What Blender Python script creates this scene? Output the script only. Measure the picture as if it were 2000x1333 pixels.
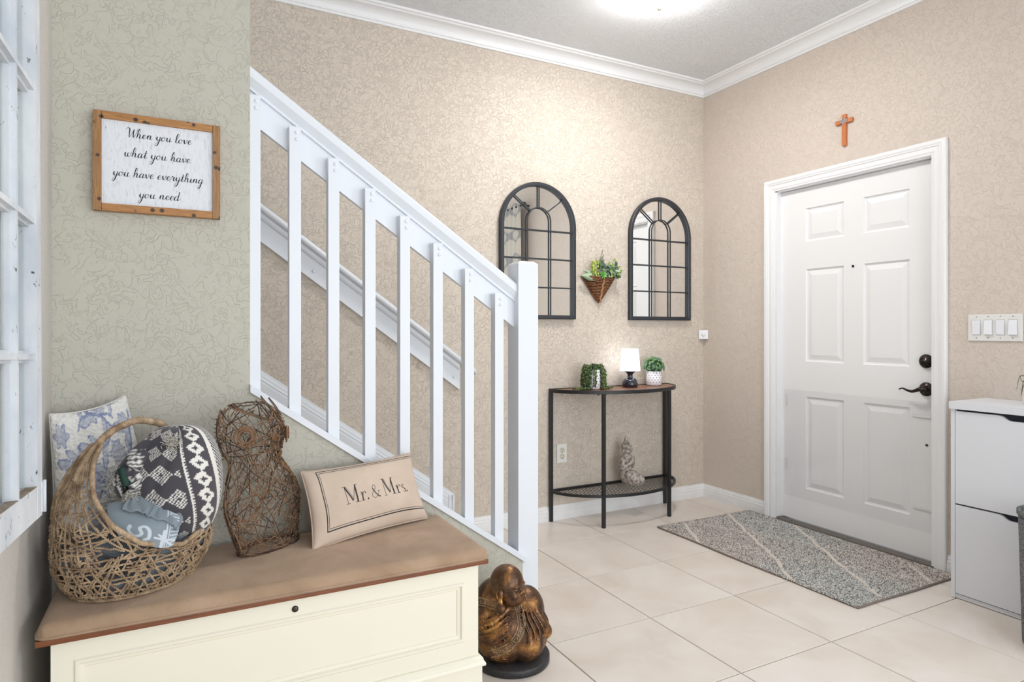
import bpy, bmesh, math, random
import numpy as np
from mathutils import Vector, Matrix
from mathutils.bvhtree import BVHTree
R = random.Random(7)
pi = math.pi
for o in list(bpy.data.objects): bpy.data.objects.remove(o)
scn = bpy.context.scene
C = scn.collection

# ------------------------------------------------------------------ camera, world, lights, exposure
YAW = 0.482894
cam_d = bpy.data.cameras.new('camera'); cam = bpy.data.objects.new('camera', cam_d); C.objects.link(cam)
cam.location = (0, 0, 1.155); cam.rotation_euler = (pi/2, 0, -YAW)
cam_d.sensor_width = 36; cam_d.lens = 36*1242.57/2000; cam_d.shift_y = -0.01017
cam_d.clip_start = 0.02
scn.camera = cam
scn.view_settings.view_transform = 'Standard'; scn.view_settings.look = 'None'
scn.view_settings.gamma = 1; scn.view_settings.use_curve_mapping = False
scn.view_settings.exposure = 0.03
w = bpy.data.worlds.new('world'); scn.world = w; w.use_nodes = True
w.node_tree.nodes['Background'].inputs[0].default_value = (0.93, 0.96, 1.0, 1)
w.node_tree.nodes['Background'].inputs[1].default_value = 1.15

def area(name, loc, rot, sx, sy, power, col):
    l = bpy.data.lights.new(name, 'AREA'); l.shape = 'RECTANGLE'; l.size = sx; l.size_y = sy
    l.energy = power; l.color = col
    o = bpy.data.objects.new(name, l); C.objects.link(o); o.location = loc; o.rotation_euler = rot
    return o
# added daylight fill behind the camera, and daylight through the curtained window on the right
area('daylight_fill_behind', (1.5, -2.9, 1.35), (pi/2, 0, 0), 3.2, 2.2, 84, (0.93, 0.965, 1.0))
area('daylight_window', (3.38, -0.55, 1.45), (0, pi/2, 0), 1.7, 1.5, 60, (0.90, 0.95, 1.0))
# the entry ceiling fixture's bulbs
LAMP = (2.10, 2.44)
pl = bpy.data.lights.new('ceiling_bulb', 'AREA'); pl.shape = 'DISK'; pl.size = 0.30; pl.energy = 10; pl.color = (1.0, 0.975, 0.95)
plo = bpy.data.objects.new('ceiling_bulb', pl); C.objects.link(plo); plo.location = (LAMP[0], LAMP[1], 2.728)

# ------------------------------------------------------------------ materials
def nmat(name): 
    m = bpy.data.materials.new(name); m.use_nodes = True
    return m, m.node_tree.nodes, m.node_tree.links, m.node_tree.nodes['Principled BSDF']
def srgb(r, g, b):
    f = lambda c: (c/255/12.92) if c/255 <= 0.04045 else ((c/255+0.055)/1.055)**2.4
    return (f(r), f(g), f(b), 1)
def ramp(N, stops, interp='LINEAR'):
    r = N.new('ShaderNodeValToRGB'); e = r.color_ramp.elements; r.color_ramp.interpolation = interp
    while len(e) > 1: e.remove(e[-1])
    e[0].position = stops[0][0]; e[0].color = stops[0][1]
    for p, c in stops[1:]:
        x = e.new(p); x.color = c
    return r
def noise(N, L, scale, detail=2, rough=0.5, dist=0, vec=None):
    n = N.new('ShaderNodeTexNoise'); n.inputs['Scale'].default_value = scale; n.inputs['Detail'].default_value = detail
    n.inputs['Roughness'].default_value = rough; n.inputs['Distortion'].default_value = dist
    if vec is not None: L.new(vec, n.inputs['Vector'])
    return n
def coord(N, L, scale=(1, 1, 1), kind='Object', rot=(0, 0, 0)):
    t = N.new('ShaderNodeTexCoord'); m = N.new('ShaderNodeMapping'); m.inputs['Scale'].default_value = scale
    m.inputs['Rotation'].default_value = rot
    L.new(t.outputs[kind], m.inputs[0]); return m.outputs[0]
def bump(N, L, B, h, strength, dist=0.002, prev=None):
    b = N.new('ShaderNodeBump'); b.inputs['Strength'].default_value = strength; b.inputs['Distance'].default_value = dist
    L.new(h, b.inputs['Height'])
    if prev is not None: L.new(prev, b.inputs['Normal'])
    L.new(b.outputs[0], B.inputs['Normal']); return b.outputs[0]
def mat(name, col, rough=0.5, metal=0, bscale=None, bstr=0.3, bdist=0.001, var=None, vscale=8, spec=0.5, coat=0, vdetail=4, stretch=(1, 1, 1)):
    """plain procedural material: base colour, optional second colour mottled in by noise, optional noise relief"""
    m, N, L, B = nmat(name)
    B.inputs['Base Color'].default_value = col; B.inputs['Roughness'].default_value = rough
    B.inputs['Metallic'].default_value = metal; B.inputs['Specular IOR Level'].default_value = spec
    B.inputs['Coat Weight'].default_value = coat
    v = coord(N, L, stretch)
    if var is not None:
        n = noise(N, L, vscale, vdetail, 0.6, vec=v); r = ramp(N, [(0.35, col), (0.68, var)])
        L.new(n.outputs[0], r.inputs[0]); L.new(r.outputs[0], B.inputs['Base Color'])
    if bscale:
        n = noise(N, L, bscale, 3, 0.6, vec=v); bump(N, L, B, n.outputs[0], bstr, bdist)
    return m
def colmat(name, rough=0.8, bscale=None, bstr=0.3, bdist=0.001, metal=0, sheen=0):
    m, N, L, B = nmat(name)
    a = N.new('ShaderNodeAttribute'); a.attribute_name = 'Col'; L.new(a.outputs['Color'], B.inputs['Base Color'])
    B.inputs['Roughness'].default_value = rough; B.inputs['Metallic'].default_value = metal
    B.inputs['Sheen Weight'].default_value = sheen
    if bscale:
        n = noise(N, L, bscale, 3, 0.6, vec=coord(N, L)); bump(N, L, B, n.outputs[0], bstr, bdist)
    return m
def plaster(name, col, scale=24, strength=0.55, rough=0.62, curl=1.6, dist=0.0035, gouge=0.6):
    """hand-trowelled knockdown plaster: flat plateaus with curly raised lips"""
    m, N, L, B = nmat(name)
    v = coord(N, L)
    n1 = noise(N, L, scale, 2.0, 0.5, curl, v)
    # ridge = 1 - |n-0.5|*k  -> thin curly lips
    s = N.new('ShaderNodeMath'); s.operation = 'SUBTRACT'; s.inputs[1].default_value = 0.5; L.new(n1.outputs[0], s.inputs[0])
    a = N.new('ShaderNodeMath'); a.operation = 'ABSOLUTE'; L.new(s.outputs[0], a.inputs[0])
    r1 = ramp(N, [(0.0, (1, 1, 1, 1)), (0.016, (0.7, 0.7, 0.7, 1)), (0.040, (0, 0, 0, 1))]); L.new(a.outputs[0], r1.inputs[0])
    msk = noise(N, L, scale*0.55, 2, 0.5, 0.3, v); rm = ramp(N, [(0.34, (0.15, 0.15, 0.15, 1)), (0.50, (1, 1, 1, 1))]); L.new(msk.outputs[0], rm.inputs[0])
    mu = N.new('ShaderNodeMath'); mu.operation = 'MULTIPLY'; L.new(r1.outputs[0], mu.inputs[0]); L.new(rm.outputs[0], mu.inputs[1])
    r2 = ramp(N, [(0.46, (0, 0, 0, 1)), (0.54, (1, 1, 1, 1))]); L.new(n1.outputs[0], r2.inputs[0])
    ad = N.new('ShaderNodeMath'); ad.operation = 'MULTIPLY_ADD'; ad.inputs[1].default_value = gouge
    L.new(r2.outputs[0], ad.inputs[0]); L.new(mu.outputs[0], ad.inputs[2])
    fine = noise(N, L, scale*5, 3, 0.6, 0, v)
    ad2 = N.new('ShaderNodeMath'); ad2.operation = 'MULTIPLY_ADD'; ad2.inputs[1].default_value = 0.12
    L.new(fine.outputs[0], ad2.inputs[0]); L.new(ad.outputs[0], ad2.inputs[2])
    bump(N, L, B, ad2.outputs[0], strength, dist)
    big = noise(N, L, 1.3, 2, 0.5, 0, v)
    rr = ramp(N, [(0.3, tuple(c*0.97 for c in col[:3])+(1,)), (0.7, col)]); L.new(big.outputs[0], rr.inputs[0])
    L.new(rr.outputs[0], B.inputs['Base Color']); B.inputs['Roughness'].default_value = rough
    B.inputs['Specular IOR Level'].default_value = 0.35
    return m
M = {}
M['wall'] = plaster('wall_paint_beige', srgb(211, 200, 187), scale=44, strength=0.8, curl=0.8, dist=0.0026, gouge=0.35)
M['wall_r'] = plaster('wall_paint_beige_door_side', srgb(213, 201, 190), scale=38, strength=0.7, curl=0.9, dist=0.0018, gouge=0.35)
M['wall_dim'] = plaster('wall_paint_less_lit', srgb(192, 189, 177), scale=34, strength=0.7, curl=0.9, dist=0.0018, gouge=0.10)  # greyed base colour carries the cooler, dimmer light on the stair wall
M['wall_l'] = plaster('wall_paint_left_cool_lit', srgb(206, 201, 195), scale=34, strength=0.5, curl=0.9, dist=0.0015, gouge=0.1)  # cool daylight on the left wall is put into this greyer colour
M['ceil'] = plaster('ceiling_white', srgb(234, 237, 241), scale=60, strength=0.8, curl=0.4, dist=0.0026)
M['trim'] = mat('trim_white', srgb(236, 237, 239), 0.32, bscale=30, bstr=0.06)
M['rail'] = mat('painted_rail_white', srgb(226, 231, 238), 0.4, bscale=40, bstr=0.12)
M['base'] = mat('baseboard_white', srgb(228, 228, 228), 0.38, var=srgb(236, 237, 238), vscale=10)
M['door'] = mat('door_white', srgb(236, 237, 238), 0.36, bscale=60, bstr=0.05)
M['grout'] = mat('grout', srgb(150, 138, 124), 0.9)
M['black'] = mat('black_metal', srgb(26, 27, 30), 0.42, bscale=300, bstr=0.1)
M['frame_black'] = mat('mirror_frame_black', srgb(44, 47, 53), 0.4)
M['bronze'] = mat('oil_rubbed_bronze', srgb(40, 34, 31), 0.25, 0.85, var=srgb(70, 62, 58), vscale=40)
M['steel'] = mat('brushed_steel', srgb(160, 155, 150), 0.35, 0.6)
M['cab'] = mat('laminate_white', srgb(222, 225, 231), 0.38)
M['cabdark'] = mat('cabinet_inside_dark', srgb(24, 30, 44), 0.7)
M['cream'] = mat('cream_lacquer', srgb(233, 229, 212), 0.36, bscale=25, bstr=0.05)
M['plate'] = mat('switch_plastic', srgb(228, 228, 224), 0.3)
M['key_w'] = mat('rocker_plastic', srgb(236, 238, 243), 0.25)
M['dark'] = mat('dark_slot', srgb(22, 20, 18), 0.6)
M['ceramic'] = mat('white_ceramic', srgb(235, 233, 236), 0.3)
M['navy'] = mat('glossy_dark_base', srgb(34, 36, 48), 0.12, coat=0.6)
M['glassy'] = mat('mirror_silver', (0.93, 0.94, 0.94, 1), 0.015, 1.0)
M['outside'] = mat('window_frame_white', srgb(235, 236, 238), 0.4)
# tiles: colour drift per tile
def tile_mat():
    m, N, L, B = nmat('porcelain_tile')
    v = coord(N, L, kind='Object'); oi = N.new('ShaderNodeObjectInfo')
    ad = N.new('ShaderNodeVectorMath'); ad.operation = 'MULTIPLY_ADD'; ad.inputs[1].default_value = (1, 1, 1)
    cmb = N.new('ShaderNodeCombineXYZ'); mm = N.new('ShaderNodeMath'); mm.operation = 'MULTIPLY'; mm.inputs[1].default_value = 37
    L.new(oi.outputs['Random'], mm.inputs[0]); L.new(mm.outputs[0], cmb.inputs[0]); L.new(mm.outputs[0], cmb.inputs[1])
    L.new(v, ad.inputs[0]); L.new(cmb.outputs[0], ad.inputs[2])
    n = noise(N, L, 3.2, 5, 0.55, 0.6, ad.outputs[0])
    r = ramp(N, [(0.3, srgb(211, 200, 188)), (0.5, srgb(220, 211, 202)), (0.72, srgb(226, 220, 214))]); L.new(n.outputs[0], r.inputs[0])
    n2 = noise(N, L, 60, 3, 0.6, 0, ad.outputs[0])
    L.new(r.outputs[0], B.inputs['Base Color']); bump(N, L, B, n2.outputs[0], 0.06, 0.001)
    B.inputs['Roughness'].default_value = 0.34; B.inputs['Specular IOR Level'].default_value = 0.45
    return m
M['tile'] = tile_mat()
def wood(name, a, b, scale=(1, 14, 14), rough=0.45, knots=False, coat=0):
    m, N, L, B = nmat(name)
    v = coord(N, L, scale); n = noise(N, L, 9, 6, 0.6, 1.2, v)
    r = ramp(N, [(0.3, a), (0.65, b)]); L.new(n.outputs[0], r.inputs[0]); out = r.outputs[0]
    if knots:
        v2 = coord(N, L); vo = N.new('ShaderNodeTexVoronoi'); vo.inputs['Scale'].default_value = 34; L.new(v2, vo.inputs['Vector'])
        kr = ramp(N, [(0.17, (0.03, 0.018, 0.012, 1)), (0.26, (1, 1, 1, 1))]); L.new(vo.outputs['Distance'], kr.inputs[0])
        mx = N.new('ShaderNodeMix'); mx.data_type = 'RGBA'; mx.blend_type = 'MULTIPLY'; mx.inputs['Factor'].default_value = 0.9
        L.new(out, mx.inputs['A']); L.new(kr.outputs[0], mx.inputs['B']); out = mx.outputs['Result']
    L.new(out, B.inputs['Base Color']); bump(N, L, B, n.outputs[0], 0.15, 0.0006)
    B.inputs['Roughness'].default_value = rough; B.inputs['Coat Weight'].default_value = coat
    return m
M['frame_h'] = wood('knotty_pine_horizontal', srgb(138, 92, 48), srgb(190, 136, 76), (1.5, 30, 30), knots=True)
M['frame_v'] = wood('knotty_pine_vertical', srgb(122, 86, 50), srgb(168, 124, 76), (30, 30, 1.5), knots=True)
M['benchwood'] = wood('reddish_brown_wood', srgb(88, 45, 17), srgb(130, 72, 30), (1.2, 20, 30), 0.35, coat=0.3)
M['crosswood'] = wood('cross_wood', srgb(176, 96, 48), srgb(205, 124, 70), (20, 20, 2), 0.4)
M['tabletop'] = wood('walnut_veneer', srgb(112, 72, 52), srgb(150, 104, 80), (2, 22, 22), 0.35)

# ------------------------------------------------------------------ mesh + object helpers
OFF = {}
class MB:
    def __init__(s): s.v = []; s.f = []; s.c = []; s.smooth = []
    def add(s, vs, fs, col=None, smooth=False):
        n = len(s.v); s.v += [tuple(p) for p in vs]; s.f += [tuple(i+n for i in f) for f in fs]
        s.smooth += [smooth]*len(fs)
        if col is not None: s.c += [col]*len(vs)
        return s
    def box(s, a, b, bev=0):
        x0, y0, z0 = [min(a[i], b[i]) for i in range(3)]; x1, y1, z1 = [max(a[i], b[i]) for i in range(3)]
        if bev:
            bm = bmesh.new(); bmesh.ops.create_cube(bm, size=1)
            for v in bm.verts: v.co = Vector(((x0+x1)/2+v.co.x*(x1-x0), (y0+y1)/2+v.co.y*(y1-y0), (z0+z1)/2+v.co.z*(z1-z0)))
            bmesh.ops.bevel(bm, geom=list(bm.edges), offset=bev, segments=2, affect='EDGES', profile=0.6)
            bm.verts.index_update(); s.add([v.co[:] for v in bm.verts], [[v.index for v in f.verts] for f in bm.faces]); bm.free(); return s
        vs = [(x, y, z) for z in (z0, z1) for y in (y0, y1) for x in (x0, x1)]
        return s.add(vs, [(0, 2, 3, 1), (4, 5, 7, 6), (0, 1, 5, 4), (2, 6, 7, 3), (0, 4, 6, 2), (1, 3, 7, 5)])
    def obox(s, o, ux, uy, uz, a, b):
        """box in a local frame"""
        o, ux, uy, uz = map(Vector, (o, ux, uy, uz))
        vs = [o+ux*x+uy*y+uz*z for z in (a[2], b[2]) for y in (a[1], b[1]) for x in (a[0], b[0])]
        return s.add(vs, [(0, 2, 3, 1), (4, 5, 7, 6), (0, 1, 5, 4), (2, 6, 7, 3), (0, 4, 6, 2), (1, 3, 7, 5)])
    def prism(s, poly, axis, a, b):
        """polygon in the plane normal to axis, extruded from a to b"""
        def P(p, t): return {'x': (t, p[0], p[1]), 'y': (p[0], t, p[1]), 'z': (p[0], p[1], t)}[axis]
        n = len(poly); vs = [P(p, a) for p in poly]+[P(p, b) for p in poly]
        fs = [tuple(range(n))[::-1], tuple(range(n, 2*n))]+[(i, (i+1) % n, n+(i+1) % n, n+i) for i in range(n)]
        return s.add(vs, fs)
    def tube(s, pts, r, n=6, closed=False, cap=True, col=None, up=(0, 0, 1)):
        pts = [Vector(p) for p in pts]; m = len(pts); rs = r if isinstance(r, (list, tuple)) else [r]*m
        vs = []; prev = None
        for i, p in enumerate(pts):
            if closed: t = pts[(i+1) % m]-pts[i-1]
            else: t = pts[min(i+1, m-1)]-pts[max(i-1, 0)]
            if t.length < 1e-9: t = Vector((0, 0, 1))
            t.normalize()
            if prev is None:
                u = Vector(up); u = u-t*u.dot(t)
                if u.length < 1e-3: u = Vector((1, 0, 0))-t*t.x
                if u.length < 1e-3: u = Vector((0, 1, 0))
            else: u = prev-t*prev.dot(t)
            u.normalize(); prev = u; w_ = t.cross(u)
            for k in range(n):
                a = 2*pi*k/n; vs.append(p+(u*math.cos(a)+w_*math.sin(a))*rs[i])
        fs = []
        for i in range(m if closed else m-1):
            j = (i+1) % m
            for k in range(n): fs.append((i*n+k, i*n+(k+1) % n, j*n+(k+1) % n, j*n+k))
        if cap and not closed: fs += [tuple(range(n))[::-1], tuple(range((m-1)*n, m*n))]
        return s.add(vs, fs, col, True)
    def lathe(s, prof, c, n=32, axis=(0, 0, 1), cap=True, col=None):
        c = Vector(c); az = Vector(axis).normalized(); ax = az.orthogonal().normalized(); ay = az.cross(ax)
        vs = []
        for r, h in prof:
            for k in range(n):
                a = 2*pi*k/n; vs.append(c+az*h+(ax*math.cos(a)+ay*math.sin(a))*r)
        fs = [(i*n+k, i*n+(k+1) % n, (i+1)*n+(k+1) % n, (i+1)*n+k) for i in range(len(prof)-1) for k in range(n)]
        if cap: fs += [tuple(range(n))[::-1], tuple(range((len(prof)-1)*n, len(prof)*n))]
        return s.add(vs, fs, col, True)
    def ball(s, c, r, nu=16, nv=10, col=None, rot=None):
        rx, ry, rz = r if isinstance(r, (list, tuple)) else (r, r, r); vs = []; 
        for i in range(nv+1):
            th = pi*i/nv
            for k in range(nu):
                a = 2*pi*k/nu; p = Vector((rx*math.sin(th)*math.cos(a), ry*math.sin(th)*math.sin(a), rz*math.cos(th)))
                if rot: p = rot @ p
                vs.append(Vector(c)+p)
        fs = [(i*nu+k, (i+1)*nu+k, (i+1)*nu+(k+1) % nu, i*nu+(k+1) % nu) for i in range(nv) for k in range(nu)]
        return s.add(vs, fs, col, True)
    def grid(s, fn, nu, nv, wrap=False, cfn=None):
        vs = []; cs = []
        for j in range(nv+1):
            for i in range(nu+(0 if wrap else 1)):
                vs.append(fn(i/nu, j/nv))
                if cfn: cs.append(cfn(i/nu, j/nv))
        W = nu if wrap else nu+1
        fs = [(j*W+i, j*W+(i+1) % W, (j+1)*W+(i+1) % W, (j+1)*W+i) for j in range(nv) for i in range(nu)]
        s.add(vs, fs, None, True)
        if cfn: s.c += cs
        return s
    def mesh(s, name, off=(0, 0, 0)):
        me = bpy.data.meshes.new(name)
        me.from_pydata([(p[0]-off[0], p[1]-off[1], p[2]-off[2]) for p in s.v], [], s.f)
        me.polygons.foreach_set('use_smooth', s.smooth)
        if s.c and len(s.c) == len(s.v):
            a = me.color_attributes.new('Col', 'FLOAT_COLOR', 'POINT')
            a.data.foreach_set('color', np.array([tuple(c)[:3]+(1.0,) for c in s.c], dtype=np.float32).ravel())
        me.update(); return me
    def build(s, name, m, parent=None, loc=None, fix=True):
        off = OFF.get(parent.name, (0, 0, 0)) if parent else (loc or (0, 0, 0))
        me = s.mesh(name, off)
        if fix:
            bm = bmesh.new(); bm.from_mesh(me); bmesh.ops.recalc_face_normals(bm, faces=bm.faces); bm.to_mesh(me); bm.free()
        me.materials.append(m if not isinstance(m, str) else M[m])
        o = bpy.data.objects.new(name, me); C.objects.link(o); OFF[o.name] = tuple(off)
        if parent: o.parent = parent
        else: o.location = off
        return o
def tag(o, label=None, cat=None, group=None, kind=None):
    if label: o['label'] = label
    if cat: o['category'] = cat
    if group: o['group'] = group
    if kind: o['kind'] = kind
    return o
def thing(name, label, cat, loc=(0, 0, 0), group=None, kind=None):
    o = bpy.data.objects.new(name, None); o.empty_display_size = 0.05; C.objects.link(o); o.location = loc; OFF[o.name] = tuple(loc)
    return tag(o, label, cat, group, kind)
def struct(o): o['kind'] = 'structure'; return o
def catmull(pts, k=6, closed=False):
    pts = [Vector(p) for p in pts]; n = len(pts); out = []
    for i in range(n if closed else n-1):
        p0 = pts[i-1] if (closed or i > 0) else pts[0]*2-pts[1]
        p1 = pts[i]; p2 = pts[(i+1) % n]
        p3 = pts[(i+2) % n] if (closed or i+2 < n) else pts[-1]*2-pts[-2]
        for j in range(k):
            t = j/k; out.append(0.5*((2*p1)+(p2-p0)*t+(2*p0-5*p1+4*p2-p3)*t*t+(3*p1-p0-3*p2+p3)*t**3))
    if not closed: out.append(pts[-1])
    return out
def apply_mods(o):
    dg = bpy.context.evaluated_depsgraph_get(); me = bpy.data.meshes.new_from_object(o.evaluated_get(dg))
    o.modifiers.clear(); o.data = me
    me.polygons.foreach_set('use_smooth', [True]*len(me.polygons)); return o
def remesh(o, vox, smooth=4, fac=0.6):
    r = o.modifiers.new('remesh', 'REMESH'); r.mode = 'VOXEL'; r.voxel_size = vox
    if smooth:
        s = o.modifiers.new('smooth', 'SMOOTH'); s.iterations = smooth; s.factor = fac
    return apply_mods(o)

# ------------------------------------------------------------------ room shell
BY, RX, LX, SY, ZC = 3.318, 3.251, -0.323, 2.238, 2.86
# floor slab and tiles
fl = struct(MB().box((-2.2, -3.2, -0.12), (RX+0.1, BY+0.1, -0.0045)).build('floor', 'grout'))
G = 0.4655; gx0 = 1.680-5*G; gy0 = 1.541-10*G
def tile_mesh(x0, y0, x1, y1):
    mb = MB(); g = 0.0021
    x0 += g; y0 += g; x1 -= g; y1 -= g; b = 0.0012
    vs = [(x0, y0, -0.005), (x1, y0, -0.005), (x1, y1, -0.005), (x0, y1, -0.005), (x0, y0, -b), (x1, y0, -b), (x1, y1, -b), (x0, y1, -b),
          (x0+b, y0+b, 0), (x1-b, y0+b, 0), (x1-b, y1-b, 0), (x0+b, y1-b, 0)]
    mb.add(vs, [(0, 1, 5, 4), (1, 2, 6, 5), (2, 3, 7, 6), (3, 0, 4, 7), (4, 5, 9, 8), (5, 6, 10, 9), (6, 7, 11, 10), (7, 4, 8, 11), (8, 9, 10, 11)])
    return mb
full = tile_mesh(-G/2, -G/2, G/2, G/2).mesh('tile'); full.materials.append(M['tile'])
for i in range(0, 9):
    for j in range(0, 14):
        x0, x1 = gx0+i*G, gx0+(i+1)*G; y0, y1 = gy0+j*G, gy0+(j+1)*G
        cx0, cx1 = max(x0, LX), min(x1, RX); cy1 = min(y1, BY)
        if cx1-cx0 < 0.01 or cy1-y0 < 0.01: continue
        if cx0 == x0 and cx1 == x1 and cy1 == y1: me = full
        else:
            me = tile_mesh(cx0-(x0+x1)/2, -G/2, cx1-(x0+x1)/2, cy1-(y0+y1)/2).mesh('tile'); me.materials.append(M['tile'])
        o = bpy.data.objects.new('tile', me); C.objects.link(o); o.parent = fl; o.location = ((x0+x1)/2, (y0+y1)/2, 0)
# walls
struct(MB().box((-2.2, BY, -0.1), (RX+0.13, BY+0.12, ZC+0.1)).build('wall_back', 'wall'))
DY0, DY1, DZ = 1.778, 2.706, 2.004     # door opening
WY0, WY1, WZ0, WZ1 = -1.30, 0.20, 0.75, 2.15   # window opening on the right wall, out of frame
mb = MB()
for a, b in (((DY1, BY), (-0.1, ZC+0.1)), ((WY1, DY0), (-0.1, ZC+0.1)), ((-3.2, WY0), (-0.1, ZC+0.1)), ((DY0, DY1), (DZ, ZC+0.1)), ((WY0, WY1), (WZ1, ZC+0.1)), ((WY0, WY1), (-0.1, WZ0))):
    mb.box((RX, a[0], b[0]), (RX+0.13, a[1], b[1]))
struct(mb.build('wall_right', 'wall_r'))
struct(MB().box((LX-0.12, -3.2, -0.1), (LX, SY+0.10, ZC+0.1)).build('wall_left', 'wall_l'))
# stair wall: full height to the left, raking knee wall to the right (one continuous plaster face)
KX0, KX1 = 0.207, 1.222
kz = lambda x: 0.9525-(x-0.209)*0.7105      # knee wall top under the cap
struct(MB().prism([(LX-0.12, -0.1), (KX1, -0.1), (KX1, kz(KX1)), (KX0, kz(KX0)), (KX0, ZC+0.1), (LX-0.12, ZC+0.1)], 'y', SY, SY+0.102).build('wall_stair', 'wall_dim'))
struct(MB().box((-2.2, -3.2, ZC), (RX+0.13, BY+0.12, ZC+0.12)).build('ceiling', 'ceil'))
struct(MB().box((-2.3, SY, -0.1), (-2.2, BY+0.1, ZC+0.1)).build('wall_far', 'wall'))

def sweep(mb, prof, path, outs):
    """profile points (offset out of the wall, height) swept along path with per-vertex outward mitre vectors"""
    n = len(prof); vs = []
    for p, o in zip(path, outs):
        for a, b in prof: vs.append((p[0]+o[0]*a, p[1]+o[1]*a, p[2]+b))
    fs = [(i*n+k, i*n+(k+1) % n, (i+1)*n+(k+1) % n, (i+1)*n+k) for i in range(len(path)-1) for k in range(n)]
    fs += [tuple(range(n)), tuple(range((len(path)-1)*n, len(path)*n))]
    return mb.add(vs, fs)
crown = [(0, 0), (0.010, 0), (0.012, 0.004), (0.012, 0.012), (0.018, 0.013), (0.019, 0.018), (0.016, 0.021)]
for k in range(7):
    a = k/6*pi/2; crown.append((0.016+0.052*(1-math.cos(a)), 0.021+0.040*math.sin(a)))
crown += [(0.074, 0.063), (0.078, 0.068), (0.088, 0.070), (0.091, 0.074), (0.091, 0.082), (0, 0.082)]
struct(sweep(MB(), crown, [(-2.2, BY, 2.779), (RX, BY, 2.779)], [(0, -1), (-1, -1)]).build('trim_1', 'trim'))
struct(sweep(MB(), crown, [(RX, BY, 2.779), (RX, -3.2, 2.779)], [(-1, -1), (-1, 0)]).build('trim_2', 'trim'))
bprof = [(0, 0), (0.013, 0), (0.0135, 0.030), (0.012, 0.050), (0.0125, 0.056), (0.009, 0.062), (0.009, 0.070), (0.005, 0.078), (0.004, 0.086), (0, 0.087)]
struct(sweep(MB(), bprof, [(1.372, BY, 0), (RX, BY, 0)], [(0, -1), (-1, -1)]).build('baseboard_back', 'base'))
mb = sweep(MB(), bprof, [(RX, BY, 0), (RX, 2.785, 0)], [(-1, -1), (-1, 0)])
sweep(mb, bprof, [(RX, 1.722, 0), (RX, -3.2, 0)], [(-1, 0), (-1, 0)])
struct(mb.build('baseboard_right', 'base'))
# raking skirt board on the back wall beside the stairs, with moulded top
def rake(mb, prof, x0, z0, x1, z1, ybase, sgn=-1):
    n = len(prof); vs = []
    for x, z in ((x0, z0), (x1, z1)):
        for a, b in prof: vs.append((x, ybase+sgn*a, z+b))
    return mb.add(vs, [(k, (k+1) % n, n+(k+1) % n, n+k) for k in range(n)]+[tuple(range(n))[::-1], tuple(range(n, 2*n))])
sk = lambda x: 0.964-(x-0.355)*0.7137
skp = [(0, -0.30), (0.014, -0.30), (0.014, -0.062), (0.012, -0.052), (0.0135, -0.046), (0.009, -0.034), (0.009, -0.024), (0.005, -0.012), (0.004, 0), (0, 0)]
mb = MB(); n = len(skp); vs = []
for x in (-2.1, 1.368):
    for a, b in skp: vs.append((x, BY-a, max(sk(x)+b, 0.0)))
mb.add(vs, [(k, (k+1) % n, n+(k+1) % n, n+k) for k in range(n)]+[tuple(range(n))[::-1], tuple(range(n, 2*n))])
for dx, w_, t in ((0.0, 0.012, 0.004), (-0.022, 0.006, 0.003)):
    mb.box((1.356+dx, BY-0.014-t, 0), (1.356+dx+w_, BY-0.010, sk(1.368)-0.006))
struct(mb.build('trim_3', 'rail'))
# cap board on the knee wall
mb = MB(); c0 = 0.0255
mb.add([(x, y, kz(x)+d) for x in (KX0, 1.236) for (y, d) in ((SY-0.012, 0), (SY+0.116, 0), (SY+0.116, c0), (SY-0.010, c0), (SY-0.012, c0-0.002))],
       [(0, 1, 6, 5), (1, 2, 7, 6), (2, 3, 8, 7), (3, 4, 9, 8), (4, 0, 5, 9), (0, 4, 3, 2, 1), (5, 6, 7, 8, 9)])
struct(mb.build('trim_4', 'rail'))
# stair flight behind the knee wall
st = struct(bpy.data.objects.new('staircase', None)); C.objects.link(st); OFF[st.name] = (0, 0, 0)
tile_st = mat('stair_carpet', srgb(176, 164, 148), 0.95, bscale=200, bstr=0.4)
for k in range(12):
    xe = 1.19-k*0.262; zt = 0.166*(k+1)*0.93
    if zt > 2.5: break
    MB().box((xe-0.29, SY+0.104, 0 if k < 2 else zt-0.30), (xe, BY-0.016, zt), 0.006).build('step', tile_st, st)

# ------------------------------------------------------------------ front door
dr = struct(bpy.data.objects.new('door_1', None)); C.objects.link(dr); dr.location = (3.28, 2.24, 0); OFF[dr.name] = (3.28, 2.24, 0)
SX = 3.285     # face of the slab
mb = MB()
# slab face grid with six raised panels
pan = []
for (y0, y1) in ((2.282, 2.525), (1.922, 2.168)):
    for (z0, z1) in ((1.681, 1.877), (0.972, 1.518), (0.220, 0.765)): pan.append((y0, y1, z0, z1))
ys = sorted({1.782, 2.702}|{p[0] for p in pan}|{p[1] for p in pan}); zs = sorted({0.022, 2.0}|{p[2] for p in pan}|{p[3] for p in pan})
for a, b in zip(ys, ys[1:]):
    for c_, d_ in zip(zs, zs[1:]):
        if any(abs(a-p[0]) < 1e-6 and abs(c_-p[2]) < 1e-6 for p in pan): continue
        mb.add([(SX, a, c_), (SX, b, c_), (SX, b, d_), (SX, a, d_)], [(0, 1, 2, 3)])
mb.add([(SX, 1.782, 0.022), (SX, 2.702, 0.022), (SX, 2.702, 2.0), (SX, 1.782, 2.0), (SX+0.044, 1.782, 0.022), (SX+0.044, 2.702, 0.022), (SX+0.044, 2.702, 2.0), (SX+0.044, 1.782, 2.0)],
       [(4, 7, 6, 5), (0, 4, 5, 1), (1, 5, 6, 2), (2, 6, 7, 3), (3, 7, 4, 0)])
mb.build('door_slab', 'door', dr, fix=False)
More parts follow.
